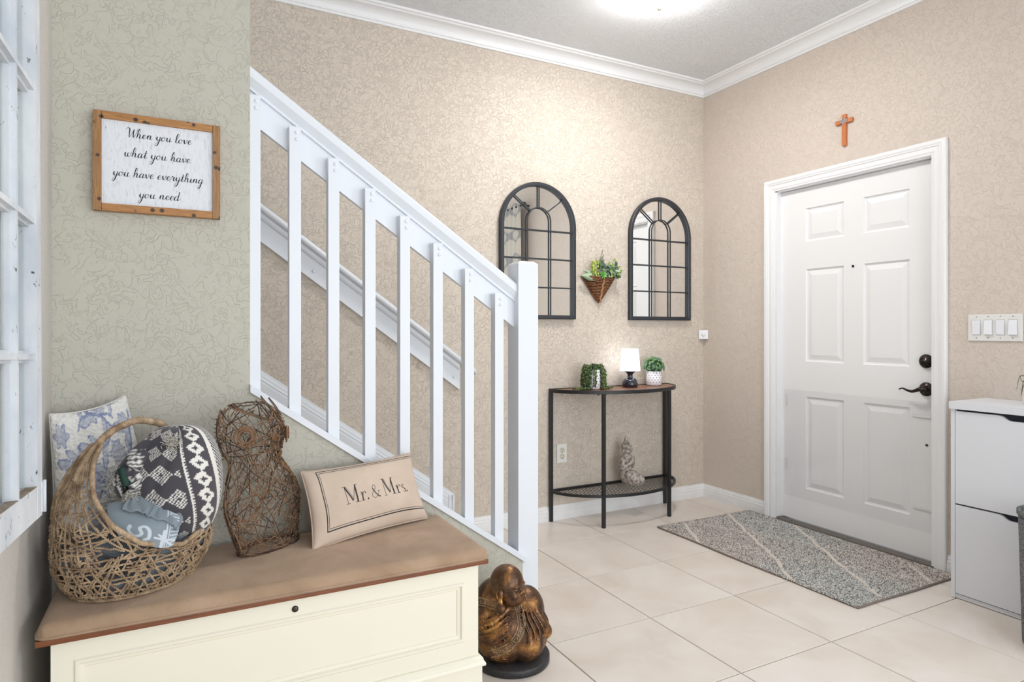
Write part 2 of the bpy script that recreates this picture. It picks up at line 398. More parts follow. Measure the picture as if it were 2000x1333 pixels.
for (y0, y1, z0, z1) in pan:
    p = MB(); loops = []
    for ins, dep in ((0, 0), (0.004, 0.007), (0.012, 0.009), (0.016, 0.008), (0.040, 0.0015), (0.043, 0.0015)):
        loops.append([(SX+dep, y0+ins, z0+ins), (SX+dep, y1-ins, z0+ins), (SX+dep, y1-ins, z1-ins), (SX+dep, y0+ins, z1-ins)])
    vs = [q for l in loops for q in l]; fs = []
    for i in range(len(loops)-1):
        for k in range(4): fs.append((i*4+k, i*4+(k+1) % 4, (i+1)*4+(k+1) % 4, (i+1)*4+k))
    fs.append(tuple(range(len(vs)-4, len(vs)))); p.add(vs, fs); p.build('door_panel', 'door', dr, fix=False)
# jamb and stop
mb = MB()
mb.box((RX-0.001, DY1-0.006, 0), (RX+0.125, DY1+0.014, DZ+0.014)); mb.box((RX-0.001, DY0-0.014, 0), (RX+0.125, DY0+0.002, DZ+0.014)); mb.box((RX-0.001, DY0, DZ-0.002), (RX+0.125, DY1, DZ+0.014))
mb.build('door_jamb', 'trim', dr)
# casing: stepped colonial profile, mitred
cp = [(0, 0), (0.008, 0), (0.010, 0.004), (0.010, 0.010), (0.013, 0.016), (0.013, 0.036), (0.017, 0.041), (0.017, 0.046), (0.020, 0.052), (0.020, 0.066), (0.017, 0.070), (0, 0.070)]
yi0, yi1, zi = 1.793, 2.715, 2.008
path = [((yi1, 0), (1, 0)), ((yi1, zi), (1, 1)), ((yi0, zi), (-1, 1)), ((yi0, 0), (-1, 0))]
mb = MB(); n = len(cp); vs = []
for (y, z), (oy, oz) in path:
    for a, b in cp: vs.append((RX-a, y+oy*b, z+oz*b))
mb.add(vs, [(i*n+k, i*n+(k+1) % n, (i+1)*n+(k+1) % n, (i+1)*n+k) for i in range(3) for k in range(n)]+[tuple(range(n)), tuple(range(3*n, 4*n))])
mb.build('door_casing', 'trim', dr)
mb = MB(); mb.box((RX-0.012, DY0+0.002, 0.0), (RX+0.120, DY1-0.006, 0.012))
for k in range(5): mb.box((RX-0.004+k*0.007, DY0+0.002, 0.012), (RX-0.001+k*0.007, DY1-0.006, 0.016))
mb.build('threshold', 'steel', dr)
mb = MB(); 
for k in range(5): mb.lathe([(0.004, 0), (0.004, 0.0012)], (RX+0.002, DY0+0.1+k*0.18, 0.0155), 10)
mb.build('threshold_screws', 'dark', dr)['kind'] = 'stuff'
# hardware
db = MB().lathe([(0.034, 0), (0.035, 0.006), (0.031, 0.012), (0.024, 0.015), (0.023, 0.019), (0.0, 0.019)], (SX, 1.838, 1.003), 32, (-1, 0, 0)).build('deadbolt', 'bronze', dr)
MB().ball((SX-0.024, 1.838, 1.003), (0.007, 0.022, 0.007)).build('thumb_turn', 'bronze', db)
rs = MB().lathe([(0.034, 0), (0.035, 0.005), (0.032, 0.011), (0.024, 0.014), (0.015, 0.020), (0.014, 0.038), (0.0, 0.038)], (SX, 1.838, 0.864), 32, (-1, 0, 0)).build('handle_rose', 'bronze', dr)
path = catmull([(SX-0.036, 1.838, 0.868), (SX-0.046, 1.846, 0.866), (SX-0.050, 1.862, 0.858), (SX-0.048, 1.885, 0.852), (SX-0.047, 1.910, 0.857), (SX-0.046, 1.930, 0.864), (SX-0.045, 1.948, 0.858)], 5)
MB().tube(path, [0.012-0.0085*min(1, i/len(path)*1.15) for i in range(len(path))], 10).build('door_lever', 'bronze', rs)
MB().lathe([(0.007, 0), (0.007, 0.003), (0.004, 0.003), (0.0, 0.002)], (SX, 2.227, 1.510), 16, (-1, 0, 0)).build('peephole', 'bronze', dr)
MB().lathe([(0.0065, 0), (0.0065, 0.002), (0.0, 0.002)], (SX, 1.838, 0.587), 14, (-1, 0, 0)).build('screw_hole', 'dark', dr)
MB().box((SX-0.02, 1.800, 1.905), (SX, 1.809, 1.985)).build('jamb_stop_block', 'trim', dr)
# clear scratch shield over the lower half of the door, on small adhesive tabs
m, N, L, B = nmat('clear_film'); 
tr = N.new('ShaderNodeBsdfTransparent'); tr.inputs[0].default_value = (0.988, 0.989, 0.991, 1); gl = N.new('ShaderNodeBsdfGlossy'); gl.inputs['Roughness'].default_value = 0.12
mx = N.new('ShaderNodeMixShader'); mx.inputs[0].default_value = 0.03; L.new(tr.outputs[0], mx.inputs[1]); L.new(gl.outputs[0], mx.inputs[2]); L.new(mx.outputs[0], N['Material Output'].inputs[0]); M['film'] = m
sh = MB().box((SX-0.0050, 1.812, 0.155), (SX-0.0038, 2.672, 0.800)).build('scratch_shield', 'film', dr)
M['tab'] = mat('adhesive_tab', srgb(222, 222, 222), 0.25)
for y0, y1, z0, z1 in ((1.815, 1.905, 0.722, 0.735), (1.815, 1.905, 0.262, 0.272), (2.655, 2.668, 0.70, 0.77), (2.655, 2.668, 0.31, 0.38)):
    MB().box((SX-0.0062, y0, z0), (SX-0.0048, y1, z1), 0.0004).build('tab', 'tab', sh)

# window on the right wall (seen only in the mirrors), with its curtain
wn = struct(bpy.data.objects.new('window_1', None)); C.objects.link(wn); wn.location = (RX, -0.55, WZ0); OFF[wn.name] = (RX, -0.55, WZ0)
mb = MB(); t = 0.05
mb.box((RX-0.01, WY0, WZ0), (RX+0.09, WY0+t, WZ1)); mb.box((RX-0.01, WY1-t, WZ0), (RX+0.09, WY1, WZ1)); mb.box((RX-0.01, WY0+t, WZ0), (RX+0.09, WY1-t, WZ0+t)); mb.box((RX-0.01, WY0+t, WZ1-t), (RX+0.09, WY1-t, WZ1)); mb.box((RX+0.02, WY0+t, 1.43), (RX+0.06, WY1-t, 1.47))
mb.build('window_frame', 'outside', wn)
m, N, L, B = nmat('window_glass'); tr = N.new('ShaderNodeBsdfTransparent'); tr.inputs[0].default_value = (0.96, 0.98, 0.98, 1); gl = N.new('ShaderNodeBsdfGlossy'); gl.inputs['Roughness'].default_value = 0.02
mx = N.new('ShaderNodeMixShader'); mx.inputs[0].default_value = 0.08; L.new(tr.outputs[0], mx.inputs[1]); L.new(gl.outputs[0], mx.inputs[2]); L.new(mx.outputs[0], N['Material Output'].inputs[0]); M['glass'] = m
for z0, z1 in ((WZ0+t, 1.43), (1.47, WZ1-t)): MB().box((RX+0.038, WY0+t, z0), (RX+0.042, WY1-t, z1)).build('pane', 'glass', wn)
def trellis():
    m, N, L, B = nmat('curtain_trellis')
    a = N.new('ShaderNodeAttribute'); a.attribute_name = 'Col'; L.new(a.outputs['Color'], B.inputs['Base Color']); B.inputs['Roughness'].default_value = 0.9
    return m
cu = thing('curtain', 'grey and cream trellis-pattern curtain reflected in the left arched mirror', 'curtain', (RX-0.09, 0.5, 2.48))
def cfold(u, v): return (RX-0.09+0.028*math.sin(u*2*pi*7+0.4*math.sin(v*3)), 0.12+u*0.66, 2.50-v*2.46)
def ccol(u, v):
    x = u*1.35*7; y = v*2.46*7.5
    k = abs(math.sin(x*pi/1.0)*0.5+math.sin(y*pi/1.0)*0.5*(1 if int(x) % 2 else -1))
    return (0.42, 0.43, 0.45) if k < 0.16 else (0.74, 0.71, 0.64)
MB().grid(cfold, 200, 200, cfn=ccol).build('curtain_panel', trellis(), cu)
MB().tube([(RX-0.09, -1.5, 2.46), (RX-0.09, 0.83, 2.46)], 0.011, 10).ball((RX-0.09, 0.85, 2.46), 0.028).box((RX-0.09, 0.80, 2.452), (RX, 0.812, 2.468)).build('curtain_rod', 'black', cu)

# ------------------------------------------------------------------ ceiling fixture
lf = thing('ceiling_light', 'flush glass bowl ceiling light glowing white above the entry', 'ceiling light', (LAMP[0], LAMP[1], ZC))
MB().lathe([(0.19, 0), (0.19, -0.016), (0.175, -0.022), (0.0, -0.022)], (LAMP[0], LAMP[1], ZC), 40).build('light_base', 'trim', lf)
m, N, L, B = nmat('lit_glass_bowl'); e = N.new('ShaderNodeEmission'); e.inputs[0].default_value = (1, 0.97, 0.94, 1); e.inputs[1].default_value = 38; L.new(e.outputs[0], N['Material Output'].inputs[0]); M['bowl'] = m
MB().lathe([(0.168, -0.022), (0.182, -0.030), (0.172, -0.055), (0.14, -0.080), (0.08, -0.098), (0.012, -0.105)], (LAMP[0], LAMP[1], ZC), 48, cap=False).build('glass_bowl', 'bowl', lf)
MB().lathe([(0.0, -0.150), (0.005, -0.148), (0.0075, -0.141), (0.005, -0.135), (0.004, -0.130), (0.010, -0.126), (0.013, -0.118), (0.016, -0.108), (0.016, -0.104), (0.0, -0.104)], (LAMP[0], LAMP[1], ZC), 20).build('finial', 'steel', lf)

# ------------------------------------------------------------------ stair railing
RY = 2.25
rl = thing('stair_railing', 'white painted stair railing with square balusters and newel post', 'railing', (1.255, 2.295, 0))
mb = MB(); x0, x1, y0, y1 = 1.209, 1.300, 2.2505, 2.342; zt = 1.425
mb.box((x0, y0, 0), (x1, y1, zt)); b = 0.014
mb.add([(x0, y0, zt), (x1, y0, zt), (x1, y1, zt), (x0, y1, zt), (x0+b, y0+b, zt+0.012), (x1-b, y0+b, zt+0.012), (x1-b, y1-b, zt+0.012), (x0+b, y1-b, zt+0.012)],
       [(0, 1, 5, 4), (1, 2, 6, 5), (2, 3, 7, 6), (3, 0, 4, 7), (4, 5, 6, 7)])
mb.build('newel_post', 'rail', rl)
rt = lambda x: 2.031-(x-0.21)*0.687       # top line of the hand rail
prof = [(2.262, -0.006), (2.266, 0.0), (2.276, 0.0045), (2.318, 0.0045), (2.330, -0.002), (2.333, -0.020), (2.330, -0.034), (2.312, -0.042), (2.307, -0.05), (2.307, -0.072), (2.279, -0.072), (2.279, -0.062), (2.272, -0.050), (2.262, -0.034)]
mb = MB(); n = len(prof)
mb.add([(x, y, rt(x)+d) for x in (KX0, 1.209) for y, d in prof], [(k, (k+1) % n, n+(k+1) % n, n+k) for k in range(n)]+[tuple(range(n))[::-1], tuple(range(n, 2*n))])
mb.build('handrail', 'rail', rl)
mb = MB(); mb.add([(x, y, rt(x)+d) for x in (KX0, 1.209) for y, d in ((2.2885, -0.175), (2.307, -0.175), (2.307, -0.071), (2.2885, -0.071))], [(0, 1, 5, 4), (1, 2, 6, 5), (2, 3, 7, 6), (3, 0, 4, 7), (0, 3, 2, 1), (4, 5, 6, 7)])
mb.build('rail_board', 'rail', rl)
for k in range(8):
    xr = 0.2405+0.1288*k; xl = xr-0.0375; 
    if k == 0: xl = KX0+0.001
    zt = (1.937, 1.851, 1.760, 1.668, 1.580, 1.488, 1.396, 1.304)[k]-0.002
    mb = MB(); zb = lambda x: kz(x)+c0
    vs = [(xl, RY, zb(xl)), (xr, RY, zb(xr)), (xr, RY+0.038, zb(xr)), (xl, RY+0.038, zb(xl)), (xl, RY, zt-0.003), (xr, RY, zt-0.003), (xr, RY+0.038, zt), (xl, RY+0.038, zt), (xl+0.002, RY+0.003, zt), (xr-0.002, RY+0.003, zt)]
    mb.add(vs, [(0, 3, 2, 1), (0, 1, 5, 4), (1, 2, 6, 5), (2, 3, 7, 6), (3, 0, 4, 7), (4, 5, 9, 8), (8, 9, 6, 7), (4, 8, 7), (5, 6, 9)])
    bl = mb.build('baluster', 'rail', rl)
    for dz in (0.022, 0.045): MB().ball((xr-0.014, RY, zt-dz), (0.0068, 0.004, 0.0068), 12, 8).build('bolt_head', 'rail', bl)

# handrail mounted on the back wall
wr = thing('wall_handrail', 'white handrail on a long sloping board fixed along the back wall', 'handrail', (0.9, BY, 1.2))
wt = lambda x: 1.722-(x-0.35)*0.7318
mb = MB(); mb.add([(x, y, wt(x)+d) for x in (-1.2, 1.398) for y, d in ((BY, -0.132), (BY-0.020, -0.132), (BY-0.020, -0.004), (BY-0.018, 0.0), (BY, 0.0))], [(0, 1, 6, 5), (1, 2, 7, 6), (2, 3, 8, 7), (3, 4, 9, 8), (4, 0, 5, 9), (0, 4, 3, 2, 1), (5, 6, 7, 8, 9)])
mb.build('backing_board', 'rail', wr)
pr = []
for k in range(12):
    a = 2*pi*k/12; pr.append((BY-0.042+0.022*math.cos(a), 0.020+0.020*math.sin(a)))
mb = MB(); n = 12
mb.add([(x, y, wt(x)+d+0.010) for x in (-1.2, 1.480) for y, d in pr], [(k, (k+1) % n, n+(k+1) % n, n+k) for k in range(n)]+[tuple(range(n))[::-1], tuple(range(n, 2*n))], smooth=True)
mb.build('round_rail', 'rail', wr)
mb = MB(); mb.add([(x, y, wt(x)+d) for x in (-1.2, 1.392) for y, d in ((BY-0.02, -0.026), (BY-0.028, -0.024), (BY-0.034, -0.012), (BY-0.034, 0.012), (BY-0.012, 0.012))], [(0, 1, 6, 5), (1, 2, 7, 6), (2, 3, 8, 7), (3, 4, 9, 8), (4, 0, 5, 9), (0, 4, 3, 2, 1), (5, 6, 7, 8, 9)])
mb.build('rail_moulding', 'rail', wr)
for x in (-0.2, 0.602, 1.364): MB().ball((x, BY-0.021, wt(x)-0.083), (0.009, 0.006, 0.009), 14, 8).build('screw_cap', 'rail', wr)

# ------------------------------------------------------------------ arched mirrors
def mirror(cx, label):
    t = thing('arched_mirror', label, 'mirror', (cx, BY-0.015, 1.224), group='black arched windowpane mirrors')
    a, zb, fw = 0.2605, 1.224, 0.024; zs_ = 2.043-a; yf, yb = BY-0.030, BY-0.004
    def arch(r, nn=40): return [(cx+r*math.cos(pi*k/nn), zs_+r*math.sin(pi*k/nn)) for k in range(nn+1)]
    out = [(cx+a, zb)]+arch(a)+[(cx-a, zb)]; inn = [(cx+a-fw, zb+fw)]+arch(a-fw)+[(cx-a+fw, zb+fw)]
    mb = MB(); n = len(out)
    vs = [(p[0], yf+0.003, p[1]) for p in out]+[(p[0], yf+0.003, p[1]) for p in inn]+[(p[0], yb, p[1]) for p in out]+[(p[0], yb, p[1]) for p in inn]
    mid = [((p[0]*0.8+q[0]*0.2), yf, (p[1]*0.8+q[1]*0.2)) for p, q in zip(out, inn)]; mid2 = [((p[0]*0.25+q[0]*0.75), yf, (p[1]*0.25+q[1]*0.75)) for p, q in zip(out, inn)]
    vs += mid+mid2
    fs = []
    for i in range(n):
        j = (i+1) % n
        fs += [(i, j, 4*n+j, 4*n+i), (4*n+i, 4*n+j, 5*n+j, 5*n+i), (5*n+i, 5*n+j, n+j, n+i), (n+i, n+j, 3*n+j, 3*n+i), (i, 2*n+i, 2*n+j, j), (2*n+i, 3*n+i, 3*n+j, 2*n+j)]
    mb.add(vs, fs); mb.build('mirror_frame', 'frame_black', t)
    g = [(p[0], BY-0.010, p[1]) for p in inn]+[(p[0], BY-0.006, p[1]) for p in inn]
    mb = MB(); n = len(inn); mb.add(g, [tuple(range(n)), tuple(range(n, 2*n))[::-1]]+[(i, (i+1) % n, n+(i+1) % n, n+i) for i in range(n)]); mb.build('mirror_glass', 'glassy', t)
    yb0, yb1, h = BY-0.0245, BY-0.0185, 0.0035
    for z in (1.414, 1.586, 1.756): MB().box((cx-a+fw/2, yb0, z-h), (cx+a-fw/2, yb1, z+h)).build('glazing_bar', 'frame_black', t)
    w2, zi_ = 0.080, 1.812
    path = [(cx-w2, zb+fw/2)]+[(cx-w2, zi_)]+[(cx+w2*math.cos(pi-pi*k/20), zi_+w2*math.sin(pi*k/20)) for k in range(1, 20)]+[(cx+w2, zi_), (cx+w2, zb+fw/2)]
    mb = MB(); vs = []; n = len(path)
    for i, p in enumerate(path):
        q0 = path[max(i-1, 0)]; q1 = path[min(i+1, n-1)]; d = Vector((q1[0]-q0[0], q1[1]-q0[1])).normalized(); nx, nz = -d.y*h, d.x*h
        vs += [(p[0]+nx, yb0-0.0008, p[1]+nz), (p[0]-nx, yb0-0.0008, p[1]-nz), (p[0]-nx, yb1, p[1]-nz), (p[0]+nx, yb1, p[1]+nz)]
    mb.add(vs, [(i*4+k, i*4+(k+1) % 4, (i+1)*4+(k+1) % 4, (i+1)*4+k) for i in range(n-1) for k in range(4)]+[(0, 3, 2, 1), (4*n-4, 4*n-3, 4*n-2, 4*n-1)])
    mb.build('inner_arch', 'frame_black', t)
    for ang in (45, 90, 135):
        c_, s_ = math.cos(math.radians(ang)), math.sin(math.radians(ang)); 
        p0 = Vector((cx+w2*c_, 0, zi_+w2*s_)); p1 = Vector((cx+(a-fw/2)*c_, 0, zs_+(a-fw/2)*s_))
        d = (p1-p0); Ln = d.length; d.normalize(); q = Vector((-d.z, 0, d.x))
        MB().obox((p0.x, 0, p0.z), d, (0, 1, 0), q, (0, yb0, -h), (Ln, yb1, h)).build('spoke_bar', 'frame_black', t)
    return t
mirror(1.911, 'black arched windowpane mirror partly behind the white newel post')
mirror(2.8495, 'black arched windowpane mirror nearest the room corner, reflecting the white door')

# ------------------------------------------------------------------ heart wall basket
hb = thing('wall_basket', 'brown twig heart-shaped wall basket between the two arched mirrors', 'basket', (2.35, BY-0.04, 1.33))
twig = mat('twig_brown', srgb(104, 66, 46), 0.75, var=srgb(160, 108, 70), vscale=60, bscale=200, bstr=0.5)
hx, hz0, hz1 = 2.352, 1.333, 1.486
def hpt(u, v):   # u -1..1 across, v 0..1 up
    wv = 0.128*(v**0.85); top = hz0+(hz1-hz0)*v
    yy = BY-0.004-0.062*math.sqrt(max(0, 1-u*u))*(0.25+0.75*v)
    return Vector((hx+u*wv, yy, top-(0.018*(1-abs(u)) if v > 0.9 else 0)*0+0.012*abs(u)*v))
for k in range(17):
    v = 0.04+k*0.06
    for sgn in (-1, 1):
        pts = [hpt(sgn*(j/8), v+R.uniform(-0.008, 0.008)-0.06*(1-j/8)*v*0) for j in range(9)]
        pts = [p+Vector((0, R.uniform(-0.003, 0.001), R.uniform(-0.0015, 0.0015)-0.012*(1-abs(j/8-0.0))*0)) for j, p in enumerate(pts)]
        MB().tube(pts, R.uniform(0.0033, 0.0046), 6).build('twig', twig, hb)
mb = MB()
mb.tube([hpt(-1, v/10)+Vector((0, -0.004, 0)) for v in range(0, 11)], 0.005, 6); mb.tube([hpt(1, v/10)+Vector((0, -0.004, 0)) for v in range(0, 11)], 0.005, 6)
mb.build('side_twigs', twig, hb)
MB().tube([hpt(0, v/12)+Vector((0.004*math.sin(v*2.1), -0.005, 0)) for v in range(0, 12)], 0.0065, 7).build('centre_binding', mat('binding_pale', srgb(176, 132, 92), 0.8, bscale=150, bstr=0.5), hb)
MB().add([tuple(hpt(u, v)+Vector((0, 0.006, 0))) for v in (0.02, 0.5, 0.98) for u in (-0.97, -0.5, 0, 0.5, 0.97)], [(r*5+c, r*5+c+1, r*5+c+6, r*5+c+5) for r in range(2) for c in range(4)]).build('basket_lining', mat('lining', srgb(70, 46, 32), 0.9), hb)
# foliage
G1 = mat('leaf_lime', srgb(150, 178, 66), 0.55, var=srgb(190, 204, 96), vscale=50)
G2 = mat('leaf_deep_green', srgb(66, 96, 72), 0.5, var=srgb(110, 138, 110), vscale=40)
G3 = mat('leaf_sage', srgb(150, 176, 142), 0.7, var=srgb(186, 204, 176), vscale=40)
G4 = mat('leaf_fern', srgb(60, 84, 52), 0.6)
G5 = mat('leaf_succulent', srgb(104, 176, 84), 0.45, var=srgb(160, 210, 120), vscale=60)
def leaf(mb, base, d, w_, ln, curl=0.2, up=(0, 0, 1), th=0.0008, seg=4):
    d = Vector(d).normalized(); side = d.cross(Vector(up))
    if side.length < 1e-3: side = d.cross(Vector((0, 1, 0)))
    side.normalize(); nn = side.cross(d); vs = []; base = Vector(base)
    for i in range(seg+1):
        t = i/seg; ww = w_*math.sin(pi*min(1, (t*0.93+0.04)))**0.8; c_ = base+d*ln*t-nn*curl*ln*t*t
        vs += [c_+side*ww+nn*ww*0.35, c_+nn*th, c_-side*ww+nn*ww*0.35, c_-nn*th]
    fs = []
    for i in range(seg):
        for k in range(4): fs.append((i*4+k, i*4+(k+1) % 4, (i+1)*4+(k+1) % 4, (i+1)*4+k))
    mb.add(vs, fs, smooth=True)
T0 = Vector((hx, BY-0.04, hz1-0.004))
ar = MB()
leaf(ar, T0+Vector((-0.03, 0, 0.0)), (-1, -0.25, 0.10), 0.026, 0.120, 0.25, up=(0, -1, 0)); leaf(ar, T0+Vector((-0.04, 0, 0.012)), (-1, -0.1, 0.45), 0.016, 0.080, 0.3, up=(0, -1, 0))
ar.build('leaf', G3, hb)
for q in range(46):
    mb = MB(); b = T0+Vector((-0.058+R.uniform(-0.022, 0.024), -0.012+R.uniform(-0.015, 0.015), 0.012+R.uniform(0, 0.098))); mb.ball(b, (0.0062, 0.006, 0.0085), 8, 6); mb.build('bud', G1, hb)
for q in range(3):
    mb = MB(); b = T0+Vector((-0.02+q*0.004, -0.004, 0.055)); tip = T0+Vector((0.0+q*0.006, -0.016, 0.180-q*0.03)); mb.tube([b, (b+tip)/2+Vector((-0.004, 0, 0)), tip], 0.0012, 5)
    for k in range(12):
        t = 0.15+k*0.07; p = b.lerp(tip, t)
        for sg in (-1, 1): leaf(mb, p, (sg*0.9, -0.2, 0.5), 0.0034*(1.1-t), 0.026*(1.15-t), 0.2, up=(0, -1, 0), seg=2)
    mb.build('fern_frond', G4, hb)
for rr, cnt, el in ((0.030, 9, 0.25), (0.022, 8, 0.6), (0.014, 6, 1.1)):
    for k in range(cnt):
        a = 2*pi*k/cnt+rr*50; mb = MB(); leaf(mb, T0+Vector((-0.012, -0.028, 0.022)), (math.cos(a), -el, math.sin(a)), 0.006, rr, -0.25, up=(0, -1, 0)); mb.build('succulent_leaf', G5, hb)
for q in range(62):
    mb = MB(); b = T0+Vector((R.uniform(-0.03, 0.118), R.uniform(-0.03, 0.0), R.uniform(0.004, 0.085))); a = R.uniform(0, 2*pi)
    leaf(mb, b, (math.cos(a), R.uniform(-0.7, 0.1), math.sin(a)*0.8+0.2), R.uniform(0.009, 0.015), R.uniform(0.026, 0.044), 0.2, up=(0, -1, 0.2)); mb.build('leaf', G2 if q % 3 else G3, hb)
for cx_, cz_ in ((0.075, 0.118), (0.060, 0.082), (0.112, 0.072), (0.034, 0.094), (0.100, 0.030), (0.045, 0.048), (0.125, 0.048), (0.052, 0.016)):
    for k in range(7):
        a = 2*pi*k/7; mb = MB(); leaf(mb, T0+Vector((cx_, -0.03, cz_)), (math.cos(a), -0.8, math.sin(a)), 0.0055, 0.014, -0.2, up=(0, -1, 0), seg=3); mb.build('flower_leaf', G1, hb)
    MB().tube([T0+Vector((cx_*0.6, -0.005, 0)), T0+Vector((cx_, -0.028, cz_))], 0.0014, 5).build('stem', G4, hb)

# ------------------------------------------------------------------ motion sensor in the corner, outlet, switches
ms = thing('motion_sensor', 'small white square motion sensor fixed in the room corner', 'sensor', (RX-0.030, BY-0.030, 1.127))
q = 1/math.sqrt(2); o_ = (RX-0.030, BY-0.030, 1.127)
bm = MB(); bm.box((-0.031, -0.0, -0.031), (0.031, 0.018, 0.031), 0.005)
rot = Matrix.Rotation(-pi/4, 3, 'Z'); s2 = MB(); s2.v = [tuple(rot @ Vector(p)+Vector(o_)) for p in bm.v]; s2.f = bm.f; s2.smooth = bm.smooth
s2.build('sensor_body', 'key_w', ms)
nrm = rot @ Vector((0, -1, 0)); 
MB().lathe([(0.013, 0), (0.0125, 0.003), (0.008, 0.006), (0.0, 0.007)], Vector(o_)+nrm*0.0, 24, nrm).build('sensor_lens', 'plate', ms)
ot = thing('wall_outlet', 'white double socket outlet on the back wall under the console table', 'outlet', (2.083, BY, 0.402))
MB().box((2.048, BY-0.006, 0.345), (2.118, BY, 0.460), 0.002).build('outlet_plate', 'plate', ot)
for z in (0.421, 0.383):
    r_ = MB().lathe([(0.0165, 0), (0.0165, 0.0025), (0.0, 0.0025)], (2.083, BY-0.006, z), 24, (0, -1, 0)).build('receptacle', mat('receptacle_ivory', srgb(222, 216, 200), 0.35), ot)
    mb = MB(); mb.box((2.0755, BY-0.0092, z+0.001), (2.0775, BY-0.0084, z+0.009)); mb.box((2.0885, BY-0.0092, z+0.001), (2.0905, BY-0.0084, z+0.008)); mb.lathe([(0.0026, 0), (0.0026, 0.0008)], (2.083, BY-0.0084, z-0.007), 10, (0, -1, 0)); mb.build('slots', 'dark', r_)
MB().lathe([(0.003, 0), (0.002, 0.001)], (2.083, BY-0.006, 0.402), 10, (0, -1, 0)).build('screw', 'steel', ot)
sw = thing('light_switch', 'white four-gang rocker light switch plate right of the front door', 'light switch', (RX, 1.523, 1.169))
MB().box((RX-0.007, 1.417, 1.108), (RX, 1.632, 1.229), 0.0025).build('switch_plate', 'plate', sw)
for i, y in enumerate((1.596, 1.548, 1.500, 1.452)):
    mb = MB(); up = i in (1, 3); a, b = (0.003, 0.011) if up else (0.009, 0.004)
    mb.add([(RX-0.006, y-0.0155, 1.137), (RX-0.006, y+0.0155, 1.137), (RX-0.006, y+0.0155, 1.203), (RX-0.006, y-0.0155, 1.203), (RX-0.006-b, y-0.0155, 1.137), (RX-0.006-b, y+0.0155, 1.137), (RX-0.006-a, y+0.0155, 1.203), (RX-0.006-a, y-0.0155, 1.203)],
           [(0, 1, 2, 3), (4, 7, 6, 5), (0, 4, 5, 1), (1, 5, 6, 2), (2, 6, 7, 3), (3, 7, 4, 0)])
    mb.build('rocker', 'key_w', sw)
    mb = MB(); mb.box((RX-0.0074, y-0.0170, 1.1355), (RX-0.0070, y+0.0170, 1.2045)); mb.build('rocker_gap', mat('gap_grey', srgb(168, 168, 172), 0.5), sw)
    for z in (1.122, 1.218): MB().lathe([(0.0028, 0), (0.0028, 0.001)], (RX-0.0068, y, z), 10, (-1, 0, 0)).build('screw', 'steel', sw)

# ------------------------------------------------------------------ cross
cr = thing('wall_cross', 'small brown wooden cross with silver ornament above the front door', 'cross', (RX, 2.25, 2.175))
MB().box((RX-0.014, 2.238, 2.172), (RX-0.001, 2.262, 2.344), 0.001).build('upright_beam', 'crosswood', cr)
MB().box((RX-0.0145, 2.200, 2.294), (RX-0.001, 2.300, 2.317), 0.001).build('cross_beam', 'crosswood', cr)
sil = mat('silver_ornament', srgb(205, 205, 210), 0.3, 0.9)
mb = MB()
for k, (a, b, r_) in enumerate(((0.0, 0.0, 0.012), (0.012, 0.003, 0.008), (-0.012, -0.002, 0.008), (0.0, 0.010, 0.007), (0.004, -0.008, 0.006))):
    mb.tube([(RX-0.017, 2.250+a+r_*math.cos(t*pi/6), 2.306+b+0.7*r_*math.sin(t*pi/6)) for t in range(12)], 0.0017, 5, closed=True)
mb.tube([(RX-0.018, 2.272, 2.298), (RX-0.019, 2.25, 2.306), (RX-0.018, 2.228, 2.313)], 0.0022, 5)
mb.build('silver_ornament', sil, cr)

# ------------------------------------------------------------------ console table
ct = thing('console_table', 'black metal half-moon console table with walnut top against the back wall', 'table', (2.45, BY-0.15, 0))
TC, TA, TB, TY = 2.448, 0.461, 0.315, BY-0.010
def half(a, b, n=36): return [(TC+a*math.cos(pi*k/n), TY-b*math.sin(pi*k/n)) for k in range(n+1)]
mb = MB(); mb.prism(half(TA-0.012, TB-0.012), 'z', 0.789, 0.800); mb.build('table_top', 'tabletop', ct)
def rim(z0, z1, name):
    o, i_ = half(TA, TB), half(TA-0.013, TB-0.013); i_ = [(p[0], min(p[1], TY-0.013)) for p in i_]; o = o; n = len(o); vs = [(x, y, z) for z in (z0, z1) for ring in (o, i_) for x, y in ring]
    fs = []
    for k in range(n):
        j = (k+1) % n
        fs += [(k, j, 2*n+j, 2*n+k), (n+k, 3*n+k, 3*n+j, n+j), (2*n+k, 2*n+j, 3*n+j, 3*n+k), (k, n+k, n+j, j)]
    MB().add(vs, fs).build(name, 'black', ct)
rim(0.782, 0.803, 'top_rim'); rim(0.176, 0.192, 'shelf_rim')
mb = MB()
for k in range(44):
    x = TC-TA+0.022+k*0.0205
    if x > TC+TA-0.01: break
    yb = TY-(TB-0.01)*math.sqrt(max(0, 1-((x-TC)/(TA-0.006))**2))
    mb = MB(); mb.tube([(x, TY-0.008, 0.186), (x, yb, 0.186)], 0.0022, 6); mb.build('shelf_wire', 'black', ct)
for x, y in ((1.995, TY-0.012), (2.884, TY-0.012), (2.202, 3.045+0.0), (2.700, 3.047)):
    MB().box((x-0.0095, y-0.0095, 0), (x+0.0095, y+0.0095, 0.783), 0.0015).build('leg', 'black', ct)
for x in (2.175, 2.226): MB().lathe([(0.006, 0), (0.006, 0.006)], (x, 3.060, 0.776), 10).build('bolt', 'black', ct)

